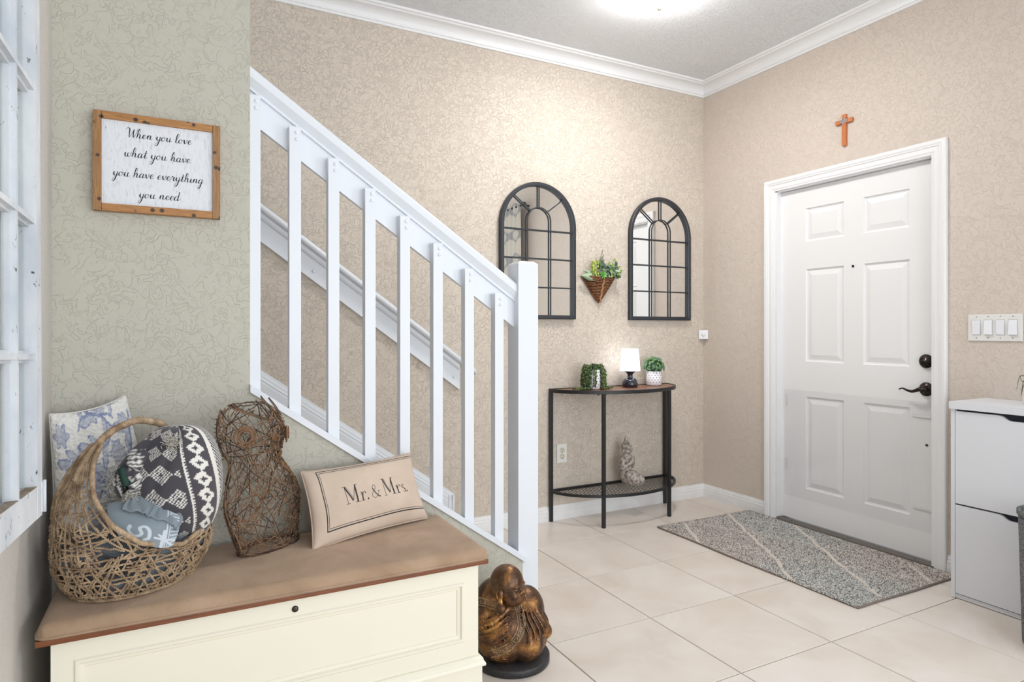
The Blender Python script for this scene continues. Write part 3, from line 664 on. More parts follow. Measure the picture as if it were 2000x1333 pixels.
# table lamp
lp = thing('table_lamp', 'small lit table lamp with white shade and dark glossy base', 'lamp', (2.512, 3.195, 0.803))
c_ = (2.512, 3.195, 0.803)
MB().lathe([(0.046, 0), (0.050, 0.004), (0.050, 0.022), (0.043, 0.042), (0.030, 0.053), (0.019, 0.058), (0.016, 0.068), (0.018, 0.080), (0.030, 0.092), (0.046, 0.099), (0.046, 0.101), (0.0, 0.101)], c_, 40).build('lamp_base', 'navy', lp)
m, N, L, B = nmat('lit_shade'); e = N.new('ShaderNodeEmission'); e.inputs[0].default_value = (0.93, 0.96, 1, 1); e.inputs[1].default_value = 3.6; L.new(e.outputs[0], N['Material Output'].inputs[0]); M['shade'] = m
MB().lathe([(0.064, 0.100), (0.052, 0.236), (0.048, 0.238), (0.0, 0.238)], c_, 40, cap=False).lathe([(0.0, 0.1002), (0.0635, 0.1002)], c_, 40, cap=False).build('lamp_shade', 'shade', lp)

# pots
def pot(c, r, h, name_root):
    MB().lathe([(r*0.84, 0), (r*0.96, 0.006), (r, h*0.3), (r, h), (r*0.88, h), (r*0.86, h*0.86), (0.0, h*0.86)], c, 36).build('pot', 'ceramic', name_root)
    # pierced pattern: dark dots with raised lozenge lines
    k = 0; n = 16
    mb = MB(); ml = MB()
    for row in range(5):
        for i in range(n):
            a = 2*pi*(i+0.5*(row % 2))/n; z = h*(0.26+0.155*row)
            p = Vector((c[0]+r*math.cos(a), c[1]+r*math.sin(a), c[2]+z)); nn = Vector((math.cos(a), math.sin(a), 0))
            mb.lathe([(0.0028, -0.001), (0.0028, 0.0006), (0.0, 0.0006)], p, 8, nn)
            for sg in (-1, 1):
                a2 = a+sg*pi/n; p2 = Vector((c[0]+r*math.cos(a2), c[1]+r*math.sin(a2), c[2]+z+h*0.155))
    mb.build('pierced_dots', 'dark', name_root)
rp = thing('potted_plant', 'round grey-green plant in white dotted pot right of the table lamp', 'plant', (2.722, 3.215, 0.8), group='small plants on the console table')
pc = (2.722, 3.215, 0.8015); pot(pc, 0.050, 0.092, rp)
F1 = mat('foliage_grey_green', srgb(112, 150, 118), 0.6, var=srgb(160, 192, 160), vscale=40); F2 = mat('foliage_fresh_green', srgb(110, 158, 82), 0.6, var=srgb(150, 190, 120), vscale=40)
tops = {0: MB(), 1: MB()}
for q in range(150):
    th = R.uniform(0, 2*pi); ph = math.acos(R.uniform(-0.35, 1)); rr = R.uniform(0.78, 1.0)
    d = Vector((math.sin(ph)*math.cos(th), math.sin(ph)*math.sin(th), math.cos(ph))); b = Vector(pc)+Vector((0, 0, 0.122))+Vector((d.x*0.068*rr, d.y*0.062*rr, d.z*0.058*rr))
    mb = tops[0 if R.random() < 0.6 else 1]
    ax = d.orthogonal().normalized(); ay = d.cross(ax)
    for k in range(7):
        a = 2*pi*k/7+q; e_ = (ax*math.cos(a)+ay*math.sin(a))+d*0.7; leaf(mb, b, e_, 0.0032, 0.012, -0.2, up=d, seg=2)
tops[0].build('foliage', F1, rp)['kind'] = 'stuff'; tops[1].build('fresh_foliage', F2, rp)['kind'] = 'stuff'
MB().ball(Vector(pc)+Vector((0, 0, 0.122)), (0.056, 0.052, 0.046), 16, 10).build('inner_foliage', mat('foliage_core', srgb(62, 86, 58), 0.9), rp)
lp2 = thing('potted_plant', 'trailing string-of-pearls plant in white pot at left end of the console', 'plant', (2.235, 3.205, 0.8), group='small plants on the console table')
pc = (2.228, 3.185, 0.8015); pot(pc, 0.052, 0.118, lp2)
mb = MB(); m2 = MB()
BG = [MB(), MB()]
def bead(p, r_): BG[0 if R.random() < 0.6 else 1].ball(p, (r_, r_, r_*1.2), 7, 5)
def strand(pts):
    pts = catmull(pts, 5)
    mb.tube(pts, 0.0010, 4)
    for i, p in enumerate(pts):
        for s_ in range(2):
            bead(p+Vector((R.uniform(-0.006, 0.006), R.uniform(-0.006, 0.006), R.uniform(-0.003, 0.005))), R.uniform(0.0032, 0.0046))
for q in range(74):
    a = -pi/2+R.uniform(-2.6, 2.0); a0 = a
    if math.radians(-108) < a0 < math.radians(-80): continue
    d = Vector((math.cos(a), math.sin(a), 0)); r0, r1 = 0.035, 0.060+R.uniform(0, 0.012); top = 0.134+R.uniform(-0.006, 0.010); P = Vector(pc); low = R.choice([0.006, 0.006, 0.04, 0.02])
    pts = [P+d*r0+Vector((0, 0, top-0.012)), P+d*(r0+0.018)+Vector((0, 0, top)), P+d*r1+Vector((0, 0, top-0.035)), P+d*(r1+0.003)+Vector((0, 0, 0.06)), P+d*(r1+0.004)+Vector((0, 0, low))]
    strand(pts)
for q in range(16):   # strands lying on the table top
    sx = -1 if q % 3 else 1; x1 = pc[0]+sx*R.uniform(0.07, 0.155 if sx < 0 else 0.13); y1 = min(3.27, pc[1]-R.uniform(-0.03, 0.075)); 
    if ((x1-TC)/(TA-0.03))**2+((TY-y1)/(TB-0.03))**2 > 1: y1 = TY-(TB-0.035)*math.sqrt(max(0.01, 1-((x1-TC)/(TA-0.025))**2))
    strand([Vector((pc[0]+sx*0.052, pc[1]-0.02, 0.812)), Vector(((pc[0]+x1)/2, (pc[1]+y1)/2-0.006, 0.808)), Vector((x1, y1, 0.808))])
for q in range(150):
    a = R.uniform(0, 2*pi); r_ = 0.052*math.sqrt(R.random()); bead(Vector(pc)+Vector((r_*math.cos(a), r_*math.sin(a), 0.148-r_*r_*7+R.uniform(-.006, .004))), R.uniform(.0034, .0048))
mb.build('stems', G4, lp2)['kind'] = 'stuff'
BG[0].build('beads', mat('bead_dark_green', srgb(52, 76, 44), 0.45), lp2)['kind'] = 'stuff'
BG[1].build('light_beads', mat('bead_olive', srgb(112, 132, 70), 0.45), lp2)['kind'] = 'stuff'
MB().ball(Vector(pc)+Vector((0, 0, 0.118)), (0.048, 0.048, 0.024), 14, 8).build('crown_foliage', G4, lp2)

# kneeling stone figurine on the lower shelf
kn = thing('kneeling_figurine', 'weathered grey stone praying figurine kneeling on the console shelf', 'figurine', (2.50, 3.165, 0.190))
stone = mat('weathered_stone', srgb(112, 102, 96), 0.9, var=srgb(214, 206, 196), vscale=55, vdetail=6, bscale=120, bstr=0.9, bdist=0.004)
kb = Vector((2.498, 3.215, 0.1895)); fx = Vector((0.22, -0.97, 0)).normalized(); sx_ = Vector((fx.y*-1, fx.x, 0))
def K(s, f, z): return kb+sx_*s+fx*f+Vector((0, 0, z))
S = 1.0
mb = MB()
def kball(s, f, z, rs, rf, rz):
    t = MB().ball((0, 0, 0), (rs, rf, rz), 20, 14); mb.add([K(s+p[0], f+p[1], z+p[2]) for p in t.v], t.f, smooth=True)
kball(0, 0.035, 0.030, 0.045, 0.070, 0.032)     # folded legs
kball(-0.026, 0.075, 0.038, 0.024, 0.048, 0.036); kball(0.026, 0.075, 0.038, 0.024, 0.048, 0.036)   # knees
kball(0, -0.005, 0.064, 0.044, 0.044, 0.050); kball(0, 0.004, 0.115, 0.038, 0.032, 0.062); kball(0, 0.002, 0.155, 0.050, 0.030, 0.032); kball(0, 0.03, 0.066, 0.046, 0.06, 0.028)
for sg in (-1, 1):
    kball(sg*0.050, 0.004, 0.135, 0.019, 0.021, 0.044)
    for t in range(6): kball(sg*(0.046-0.036*t/5), 0.008+0.032*t/5, 0.108+0.020*t/5*1.6, 0.0145, 0.0155, 0.015)
kball(0, 0.048, 0.148, 0.009, 0.012, 0.024)   # joined hands
kball(0, 0.004, 0.186, 0.024, 0.022, 0.024); kball(0, 0.008, 0.222, 0.031, 0.033, 0.037); kball(0, 0.004, 0.238, 0.034, 0.035, 0.027)
kball(0, 0.041, 0.214, 0.006, 0.006, 0.009); kball(-0.033, 0.0, 0.212, 0.006, 0.009, 0.019); kball(0.033, 0.0, 0.212, 0.006, 0.009, 0.019)
kball(0, 0.0, 0.258, 0.020, 0.020, 0.014)
t = MB().lathe([(0.018, 0.262), (0.013, 0.280), (0.006, 0.298), (0.0, 0.306)], (0, 0, 0), 16); mb.add([K(p[0], p[1], p[2]) for p in t.v], t.f, smooth=True)
body = mb.build('figure', stone, kn); remesh(body, 0.0028, 2); body.data.materials.clear(); body.data.materials.append(stone)
hair = MB()
for q in range(110):
    a = R.uniform(0, 2*pi); ph = R.uniform(0.1, 1.35); p = K(0.034*math.sin(ph)*math.cos(a), 0.004+0.036*math.sin(ph)*math.sin(a), 0.236+0.028*math.cos(ph))
    if math.sin(a) > 0.1 and ph > 0.85: continue
    hair.ball(p, 0.0032, 6, 4)
hair.build('curls', stone, kn)['kind'] = 'stuff'
for sg in (-1, 1):
    t = MB().ball((0, 0, 0), (0.0075, 0.003, 0.0025), 10, 6); MB().add([K(sg*0.012+p[0], 0.038+p[1], 0.225+p[2]) for p in t.v], t.f, smooth=True).build('eyelid', stone, kn)
t = MB().ball((0, 0, 0), (0.008, 0.003, 0.0024), 10, 6); MB().add([K(p[0], 0.0395+p[1], 0.201+p[2]) for p in t.v], t.f, smooth=True).build('lips', stone, kn)

# ------------------------------------------------------------------ shoe cabinet, bin, air plant
sc = thing('shoe_cabinet', 'white two-flap shoe cabinet with dark cut-out grips against the right wall', 'cabinet', (3.11, 1.26, 0))
CX, CY0, CY1 = 2.968, 0.955, 1.560
MB().box((CX-0.010, CY0-0.005, 0.817), (RX-0.002, CY1+0.004, 0.849), 0.001).build('cabinet_top', 'cab', sc)
for y in (CY0, CY1-0.016): MB().box((CX, y, 0.002), (RX-0.016, y+0.016, 0.817)).build('side_panel', 'cab', sc)
MB().box((CX+0.004, CY0+0.016, 0.003), (CX+0.020, CY1-0.016, 0.020)).build('plinth', 'cab', sc)
MB().box((CX+0.016, CY0+0.016, 0.025), (RX-0.016, CY1-0.016, 0.815)).build('cabinet_interior', 'cabdark', sc)
for z0, z1 in ((0.0245, 0.404), (0.411, 0.8085)):
    y0, y1 = CY0+0.018, CY1-0.0185; yc = (y0+y1)/2; pts = [(y0, z0), (y1, z0), (y1, z1)]
    def nt(s): return 0.020*(1/(1+math.exp(-(s-0.5)*9)))
    right = [(yc+0.128-0.055*t/10, z1-nt(t/10)) for t in range(11)]; left = [(2*yc-a, b) for a, b in right[::-1]]
    pts += right+left+[(y0, z1)]
    MB().prism(pts, 'x', CX-0.001, CX+0.015).build('flap_door', 'cab', sc)
bn = thing('storage_bin', 'dark grey speckled felt bin in front of the shoe cabinet', 'bin', (2.80, 1.09, 0))
felt = mat('speckled_felt', srgb(62, 63, 66), 0.95, var=srgb(134, 136, 138), vscale=160, vdetail=2, bscale=200, bstr=0.8, bdist=0.002)
bc = (2.815, 1.088, 0.001)
MB().lathe([(0.0, 0), (0.124, 0), (0.131, 0.01), (0.143, 0.490), (0.137, 0.490), (0.125, 0.02), (0.0, 0.02)], bc, 48, cap=False).build('bin_body', felt, bn)
MB().lathe([(0.143, 0.475), (0.1475, 0.479), (0.1475, 0.494), (0.136, 0.496), (0.136, 0.485)], bc, 48, cap=False).build('bin_rim', felt, bn)
ap = thing('air_plant', 'spiky green air plant in white ribbed pot on the shoe cabinet', 'plant', (3.112, 1.322, 0.849))
ac = Vector((3.113, 1.325, 0.8495))
mb = MB(); prof = [(0.0, 0), (0.024, 0)]+[(0.028+0.0035*abs(math.sin(k*pi/2)), 0.004+k*0.0065) for k in range(11)]+[(0.026, 0.076), (0.0, 0.070)]
mb.lathe(prof, ac, 28, cap=False); mb.build('pot', 'ceramic', ap)
A1 = mat('air_plant_green', srgb(96, 112, 58), 0.55, var=srgb(60, 48, 40), vscale=30)
for q in range(16):
    a = q*2*pi/16+R.uniform(-0.2, 0.2); d = Vector((math.cos(a), math.sin(a), 0)); l = R.uniform(0.035, 0.062); b = ac+Vector((0, 0, 0.078))
    up = R.uniform(0.0, 0.05); pts = catmull([b, b+d*l*0.4+Vector((0, 0, 0.012+up*0.5)), b+d*l*0.8+Vector((0, 0, up*0.8-0.004)), b+d*l+Vector((0, 0, R.choice([-0.045, -0.02, 0.04, 0.03])))], 4)
    MB().tube(pts, [0.0026*(1-0.8*i/len(pts)) for i in range(len(pts))], 6).build('leaf', A1, ap)

# ------------------------------------------------------------------ entry rug
rg = thing('entry_rug', 'speckled grey shag rug with thin cream diamond lines before the front door', 'rug', (2.81, 2.28, 0))
RC = [(2.483, 2.900), (2.497, 1.671), (3.228, 1.664), (3.222, 2.890)]
def rug(u, v):  # u across depth (x), v along y
    a = Vector(RC[0]).lerp(Vector(RC[3]), u); b = Vector(RC[1]).lerp(Vector(RC[2]), u); p = a.lerp(b, v); return p
mb = MB(); pr = [(u, v) for u, v in ((0, 0), (1, 0), (1, 1), (0, 1))]
base = [rug(i/20, 0) for i in range(21)]+[rug(1, i/30) for i in range(1, 31)]+[rug(1-i/20, 1) for i in range(1, 21)]+[rug(0, 1-i/30) for i in range(1, 30)]
base = [(p.x+0.003*math.sin(k*0.35), p.y+0.002*math.sin(k*0.5)) for k, p in enumerate(base)]
mb.prism(base, 'z', 0.001, 0.007); mb.build('rug_backing', mat('rug_backing', srgb(150, 146, 142), 0.95), rg)
MB().tube([(p[0], p[1], 0.005) for p in base], 0.0045, 6, closed=True).build('bound_edge', mat('rug_binding', srgb(128, 116, 108), 0.9), rg)
rr = np.random.RandomState(3); NT = 58000
uu = rr.rand(NT); vv = rr.rand(NT)
X_ = 2.490+0.730*uu; Y_ = 1.672+(2.896-1.672)*(1-vv)
SEG_S = [[(2.655, 2.867), (2.486, 2.564)], [(3.06, 2.92), (3.011, 2.841), (2.798, 2.473), (2.678, 2.248), (2.474, 1.97)], [(3.199, 2.531), (3.033, 2.263), (2.871, 2.013), (2.681, 1.697)], [(3.154, 1.841), (3.034, 1.676)]]
SEG_W = [[(2.482, 2.538), (2.577, 2.379), (2.678, 2.248), (2.803, 2.108), (2.95, 1.85), (3.06, 1.67)], [(2.72, 2.89), (2.804, 2.704), (2.898, 2.496), (3.018, 2.243), (3.15, 2.02)], [(2.471, 1.971), (2.578, 1.807), (2.649, 1.68)], [(2.98, 2.88), (3.15, 2.60)]]
wx = X_+0.004*np.sin(Y_*37); wy = Y_+0.004*np.sin(X_*41)
def dist(segs):
    best = np.full(NT, 9.0)
    for pl_ in segs:
        for (ax, ay), (bx, by) in zip(pl_, pl_[1:]):
            dx, dy = bx-ax, by-ay; t = np.clip(((wx-ax)*dx+(wy-ay)*dy)/(dx*dx+dy*dy), 0, 1)
            best = np.minimum(best, np.hypot(wx-ax-t*dx, wy-ay-t*dy))
    return best
ds, dw = dist(SEG_S), dist(SEG_W)
lum = rr.rand(NT); cool = np.sin(X_*5.1+1)*np.sin(Y_*4.3)+0.4*rr.randn(NT)
palette = np.array([srgb(96, 92, 90)[:3], srgb(176, 170, 165)[:3], srgb(212, 207, 202)[:3], srgb(232, 228, 223)[:3]])
idx = np.digitize(lum, [0.20, 0.48, 0.78]); col = palette[idx]
coolc = np.array([0.93, 0.99, 1.0]); warmc = np.array([1.02, 0.97, 0.95]); col = col*np.where((cool > 0)[:, None], coolc, warmc)
col[ds < 0.0075] = srgb(232, 222, 212)[:3]; m_ = (dw < 0.0045) & (rr.rand(NT) < 0.75); col[m_] = srgb(224, 216, 208)[:3]
hgt = 0.0085+0.004*rr.rand(NT); hgt[ds < 0.0075] += 0.002
ang = rr.rand(NT)*2*np.pi; lean = 0.004*rr.randn(NT, 2); rad = 0.0034+0.0016*rr.rand(NT)
V = np.zeros((NT, 4, 3), np.float32)
for k in range(3):
    V[:, k, 0] = X_+rad*np.cos(ang+k*2*np.pi/3); V[:, k, 1] = Y_+rad*np.sin(ang+k*2*np.pi/3); V[:, k, 2] = 0.006
V[:, 3, 0] = X_+lean[:, 0]; V[:, 3, 1] = Y_+lean[:, 1]; V[:, 3, 2] = hgt
V -= np.array(OFF[rg.name], np.float32)
b4 = (np.arange(NT)*4)[:, None]
F = np.concatenate([b4+np.array([[0, 1, 3]]), b4+np.array([[1, 2, 3]]), b4+np.array([[2, 0, 3]])]).reshape(-1)
me = bpy.data.meshes.new('pile'); me.vertices.add(NT*4); me.vertices.foreach_set('co', V.ravel())
nf = len(F)//3; me.loops.add(nf*3); me.loops.foreach_set('vertex_index', F.astype(np.int32)); me.polygons.add(nf); me.polygons.foreach_set('loop_start', np.arange(nf, dtype=np.int32)*3)
me.update(calc_edges=True); ca = me.color_attributes.new('Col', 'FLOAT_COLOR', 'POINT')
cc = np.ones((NT, 4, 4), np.float32); cc[:, :, :3] = col[:, None, :]; ca.data.foreach_set('color', cc.ravel())
me.materials.append(colmat('shag_yarn', 0.95)); po = bpy.data.objects.new('pile', me); C.objects.link(po); po.parent = rg; po['kind'] = 'stuff'

# ------------------------------------------------------------------ storage bench
bn_ = thing('storage_bench', 'cream storage bench with padded tan seat and reddish wooden lid edge', 'bench', (0.28, 2.0, 0))
def chenille():
    m, N, L, B = nmat('tan_ribbed_chenille'); v = coord(N, L)
    n = noise(N, L, 6, 4, 0.6, 0.4, v); r = ramp(N, [(0.3, srgb(152, 126, 101)), (0.7, srgb(178, 151, 126))]); L.new(n.outputs[0], r.inputs[0]); L.new(r.outputs[0], B.inputs['Base Color'])
    wv = N.new('ShaderNodeTexWave'); wv.bands_direction = 'X'; wv.inputs['Scale'].default_value = 95; wv.inputs['Distortion'].default_value = 1.2; wv.inputs['Detail'].default_value = 2; L.new(v, wv.inputs[0])
    b = bump(N, L, B, wv.outputs[0], 0.22, 0.0009); n2 = noise(N, L, 400, 2, 0.5, 0, v); bump(N, L, B, n2.outputs[0], 0.3, 0.0008, b)
    B.inputs['Roughness'].default_value = 0.95; B.inputs['Sheen Weight'].default_value = 0.15; return m
cx0, cx1, cy0, cy1, cz0 = -0.290, 0.856, 1.772, 2.214, 0.449
def cush(u, v):
    sx, sy = 2*u-1, 2*v-1; x = (cx0+cx1)/2+(cx1-cx0)/2*sx; y = (cy0+cy1)/2+(cy1-cy0)/2*sy
    ex, ey = min(x-cx0, cx1-x), min(y-cy0, cy1-y); e = min(ex, ey); r = 0.026
    z = 0.032 if e > r else 0.032*math.sqrt(max(0, 1-(1-e/r)**2))
    rc = 0.03   # rounded plan corners
    if ex < rc and ey < rc:
        d = math.hypot(rc-ex, rc-ey)
        if d > rc: k = rc/d; x = (cx0+rc-(rc-ex)*k) if sx < 0 else (cx1-rc+(rc-ex)*k); y = (cy0+rc-(rc-ey)*k) if sy < 0 else (cy1-rc+(rc-ey)*k); z = 0
    z += 0.004*math.exp(-(sy*sy*1.5+sx*sx*0.6))+0.0012*math.sin(x*19+y*7)*(1 if e > r else 0)
    return (x, y, cz0+z)
ug = [0, .002, .005, .009, .014, .02, .03]+[0.03+0.94*i/60 for i in range(1, 60)]+[.97, .98, .986, .991, .995, .998, 1]
vg = [0, .003, .008, .016, .027, .04, .055, .075]+[0.075+0.85*i/30 for i in range(1, 30)]+[.925, .945, .96, .973, .984, .992, .997, 1]
mb = MB(); nu, nv = len(ug), len(vg)
mb.add([cush(u, v) for v in vg for u in ug], [(j*nu+i, j*nu+i+1, (j+1)*nu+i+1, (j+1)*nu+i) for j in range(nv-1) for i in range(nu-1)], smooth=True)
mb.build('seat_cushion', chenille(), bn_)
pp = [cush(u, 0) for u in ug]+[cush(1, v) for v in vg]+[cush(u, 1) for u in ug[::-1]]+[cush(0, v) for v in vg[::-1]]
MB().tube([(p[0], p[1], cz0+0.0035) for p in pp[::2]], 0.0032, 6, closed=True).build('cushion_piping', bpy.data.materials['tan_ribbed_chenille'], bn_)
MB().box((-0.288, 1.775, 0.4345), (0.849, 2.214, 0.4485), 0.002).build('lid_board', 'benchwood', bn_)
BX0, BX1, BYF = -0.262, 0.825, 1.800
mb = MB(); px0, px1, pz0, pz1 = -0.218, 0.779, 0.197, 0.382
# front face with recessed panel
fr = [(BX0, 0.125), (BX1, 0.125), (BX1, 0.434), (BX0, 0.434)]; ri = [(px0, pz0), (px1, pz0), (px1, pz1), (px0, pz1)]
vs = [(x, BYF, z) for x, z in fr]+[(x, BYF, z) for x, z in ri]
fs = [(k, (k+1) % 4, 4+(k+1) % 4, 4+k) for k in range(4)]
for ins, dep in ((0.004, -0.004), (0.010, -0.004), (0.014, 0.003), (0.022, 0.004), (0.024, 0.007)):
    b_ = len(vs); vs += [(px0+ins, BYF+dep, pz0+ins), (px1-ins, BYF+dep, pz0+ins), (px1-ins, BYF+dep, pz1-ins), (px0+ins, BYF+dep, pz1-ins)]
    fs += [(b_-4+k, b_-4+(k+1) % 4, b_+(k+1) % 4, b_+k) for k in range(4)]
fs.append(tuple(range(len(vs)-4, len(vs)))); b_ = len(vs)
vs += [(x, 2.205, z) for x, z in fr]; fs += [(k, b_+k, b_+(k+1) % 4, (k+1) % 4) for k in range(4)]+[(b_, b_+3, b_+2, b_+1)]
mb.add(vs, fs); mb.build('bench_body', 'cream', bn_)
mb = MB(); lp_ = [(0, 0.118), (0.018, 0.118), (0.019, 0.124), (0.016, 0.130), (0.013, 0.134), (0.012, 0.140), (0.006, 0.147), (0, 0.148)]
sweep(mb, lp_, [(BX0, 2.205, 0), (BX0, BYF, 0), (BX1, BYF, 0), (BX1, 2.205, 0)], [(-1, 0), (-1, -1), (1, -1), (1, 0)]); mb.build('base_moulding', 'cream', bn_)
MB().box((BX0-0.008, BYF-0.010, 0.0), (BX1+0.010, 2.205, 0.120), 0.002).build('plinth', 'cream', bn_)
lk = MB().lathe([(0.0085, 0), (0.0085, 0.003), (0.0065, 0.0045), (0.0, 0.004)], (0.280, BYF, 0.4005), 20, (0, -1, 0)).build('lock', 'bronze', bn_)
MB().box((0.279, BYF-0.0052, 0.396), (0.281, BYF-0.0038, 0.403)).build('keyhole', 'dark', lk)

# ------------------------------------------------------------------ framed sign
def ribbon(mb, pts, wfun, S, off=0.0006):
    """flat printed stroke: pts in 2-D, S maps 2-D to a surface point, wfun(direction, t) gives the width"""
    n = len(pts); vs = []
    for i, p in enumerate(pts):
        a, b = pts[max(0, i-1)], pts[min(n-1, i+1)]; d = Vector((b[0]-a[0], b[1]-a[1]))
        if d.length < 1e-9: d = Vector((1, 0))
        d.normalize(); w_ = wfun(d, i/(n-1))/2
        vs += [S(p[0]-d.y*w_, p[1]+d.x*w_), S(p[0]+d.y*w_, p[1]-d.x*w_)]
    mb.add(vs, [(2*i, 2*i+1, 2*i+3, 2*i+2) for i in range(n-1)])
GL = {
 'e': ([[(0, .30), (.40, .48), (.62, .80), (.42, 1.0), (.17, .72), (.12, .30), (.36, .02), (.82, .30)]], .82),
 'h': ([[(0, .2), (.45, 1.2), (.55, 1.95), (.36, 2.15), (.20, 1.5), (.15, 0)], [(.15, .1), (.30, .75), (.52, 1.0), (.66, .72), (.62, .2), (.80, .02), (1.08, .3)]], 1.08),
 'n': ([[(0, .3), (.17, .95), (.2, .6), (.18, 0)], [(.18, .1), (.35, .8), (.58, 1.0), (.7, .7), (.66, .2), (.85, .02), (1.12, .3)]], 1.12),
 'y': ([[(0, .3), (.16, .95), (.18, .4), (.38, .02), (.64, .3), (.76, .98)], [(.76, .98), (.68, 0), (.5, -.9), (.22, -1.25), (.05, -.95), (.4, -.35), (1.0, .3)]], 1.0),
 'o': ([[(.45, .97), (.15, .8), (.05, .4), (.27, .02), (.6, .22), (.64, .7), (.45, .97), (.62, .78), (.92, .85)]], .92),
 'u': ([[(0, .3), (.16, .95), (.16, .3), (.36, .02), (.6, .25), (.73, .97)], [(.73, .97), (.68, .2), (.85, .02), (1.1, .3)]], 1.1),
 'l': ([[(0, .2), (.45, 1.2), (.55, 1.95), (.36, 2.15), (.18, 1.5), (.15, .3), (.35, .02), (.65, .3)]], .65),
 'v': ([[(0, .5), (.12, .97), (.2, .5), (.35, .02), (.62, .5), (.62, .97), (.88, .8)]], .85),
 'w': ([[(0, .5), (.12, .97), (.15, .3), (.35, .02), (.55, .3), (.6, .95)], [(.6, .95), (.6, .3), (.8, .02), (1.05, .4), (1.05, .97), (1.3, .8)]], 1.28),
 'a': ([[(.66, .85), (.38, 1.0), (.08, .6), (.15, .1), (.4, .05), (.62, .5), (.7, .97)], [(.7, .97), (.64, .2), (.8, .02), (1.05, .3)]], 1.03),
 't': ([[(0, .3), (.25, 1.0), (.36, 1.75)], [(.36, 1.75), (.24, .3), (.4, .02), (.7, .3)], [(-.05, 1.12), (.62, 1.18)]], .68),
 'r': ([[(0, .3), (.22, 1.12), (.32, .92), (.56, .92), (.5, .3), (.65, .02), (.9, .3)]], .88),
 'i': ([[(0, .3), (.18, .97), (.15, .2), (.35, .02), (.58, .3)], [(.22, 1.38), (.26, 1.46)]], .57),
 'g': ([[(.62, .88), (.34, 1.0), (.06, .6), (.12, .1), (.4, .05), (.6, .5), (.68, .97)], [(.68, .97), (.6, 0), (.45, -.9), (.16, -1.25), (0, -.95), (.35, -.35), (.95, .3)]], .93),
 'd': ([[(.62, .88), (.34, 1.0), (.06, .6), (.12, .1), (.4, .05), (.6, .5), (.78, 2.15)], [(.78, 2.15), (.66, .3), (.8, .02), (1.12, .42)]], 1.05),
 'W': ([[(-.35, 1.75), (-.25, 2.1), (.0, 2.25), (.28, 1.9), (.34, 1.0), (.44, 0)], [(.44, 0), (.90, 1.3), (1.05, 1.95)], [(1.05, 1.95), (1.05, 1.0), (1.18, 0)], [(1.18, 0), (1.6, 1.2), (1.70, 2.2)]], 1.68)}
def script_line(mb, text, x0, x1, zb, xh, S):
    W_ = sum(GL[c][1] if c != ' ' else .62 for c in text); sx = (x1-x0)/W_; cur = 0
    for c in text:
        if c == ' ': cur += .62; continue
        for st_ in GL[c][0]:
            pts = [(x0+(cur+p[0]+0.16*p[1])*sx, zb+p[1]*xh) for p in catmull([(a, b, 0) for a, b in st_], 7)]
            ribbon(mb, pts, lambda d, t: 0.0009+0.0022*max(0, -d.y)**1.4*math.sin(pi*min(1, max(0.12, t)))**0.5, S)
        cur += GL[c][1]
sg = thing('framed_sign', 'white wooden sign with script lettering in a knotty pine frame', 'sign', (-0.052, SY, 1.51))
a0, a1, b0, b1, fwd = -0.2215, 0.1170, 1.5085, 1.8015, 0.0215
sgb = mat('whitewashed_board', srgb(222, 226, 232), 0.6, bscale=50, bstr=0.1)
m = sgb; N, L = m.node_tree.nodes, m.node_tree.links; B = N['Principled BSDF']
v = coord(N, L, (26, 26, 5)); n = noise(N, L, 6, 5, 0.75, 0.3, v); r = ramp(N, [(0.30, srgb(120, 124, 130)), (0.355, srgb(205, 210, 216)), (0.5, srgb(224, 228, 234))]); L.new(n.outputs[0], r.inputs[0]); L.new(r.outputs[0], B.inputs['Base Color'])
MB().box((a0+0.012, 2.2185, b0+0.012), (a1-0.012, 2.232, b1-0.012)).build('board', sgb, sg)
for x0, x1 in ((a0, a0+fwd), (a1-fwd, a1)): MB().box((x0, 2.208, b0), (x1, 2.2375, b1), 0.0012).build('frame_side', 'frame_v', sg)
for z0, z1 in ((b0, b0+fwd), (b1-fwd, b1)): MB().box((a0+fwd+0.0005, 2.2085, z0), (a1-fwd-0.0005, 2.2375, z1), 0.0012).build('frame_side', 'frame_h', sg)
ink = mat('black_ink', srgb(28, 28, 34), 0.7)
SS = lambda x, z: (x, 2.2180, z)
for txt, x0, x1, zb in (('When you love', -0.137, 0.036, 1.7335), ('what you have', -0.144, 0.033, 1.6755), ('you have everything', -0.173, 0.068, 1.6155), ('you need', -0.106, 0.003, 1.5555)):
    mb = MB(); script_line(mb, txt, x0, x1, zb, 0.0132, SS); mb.build('lettering', ink, sg, fix=False)

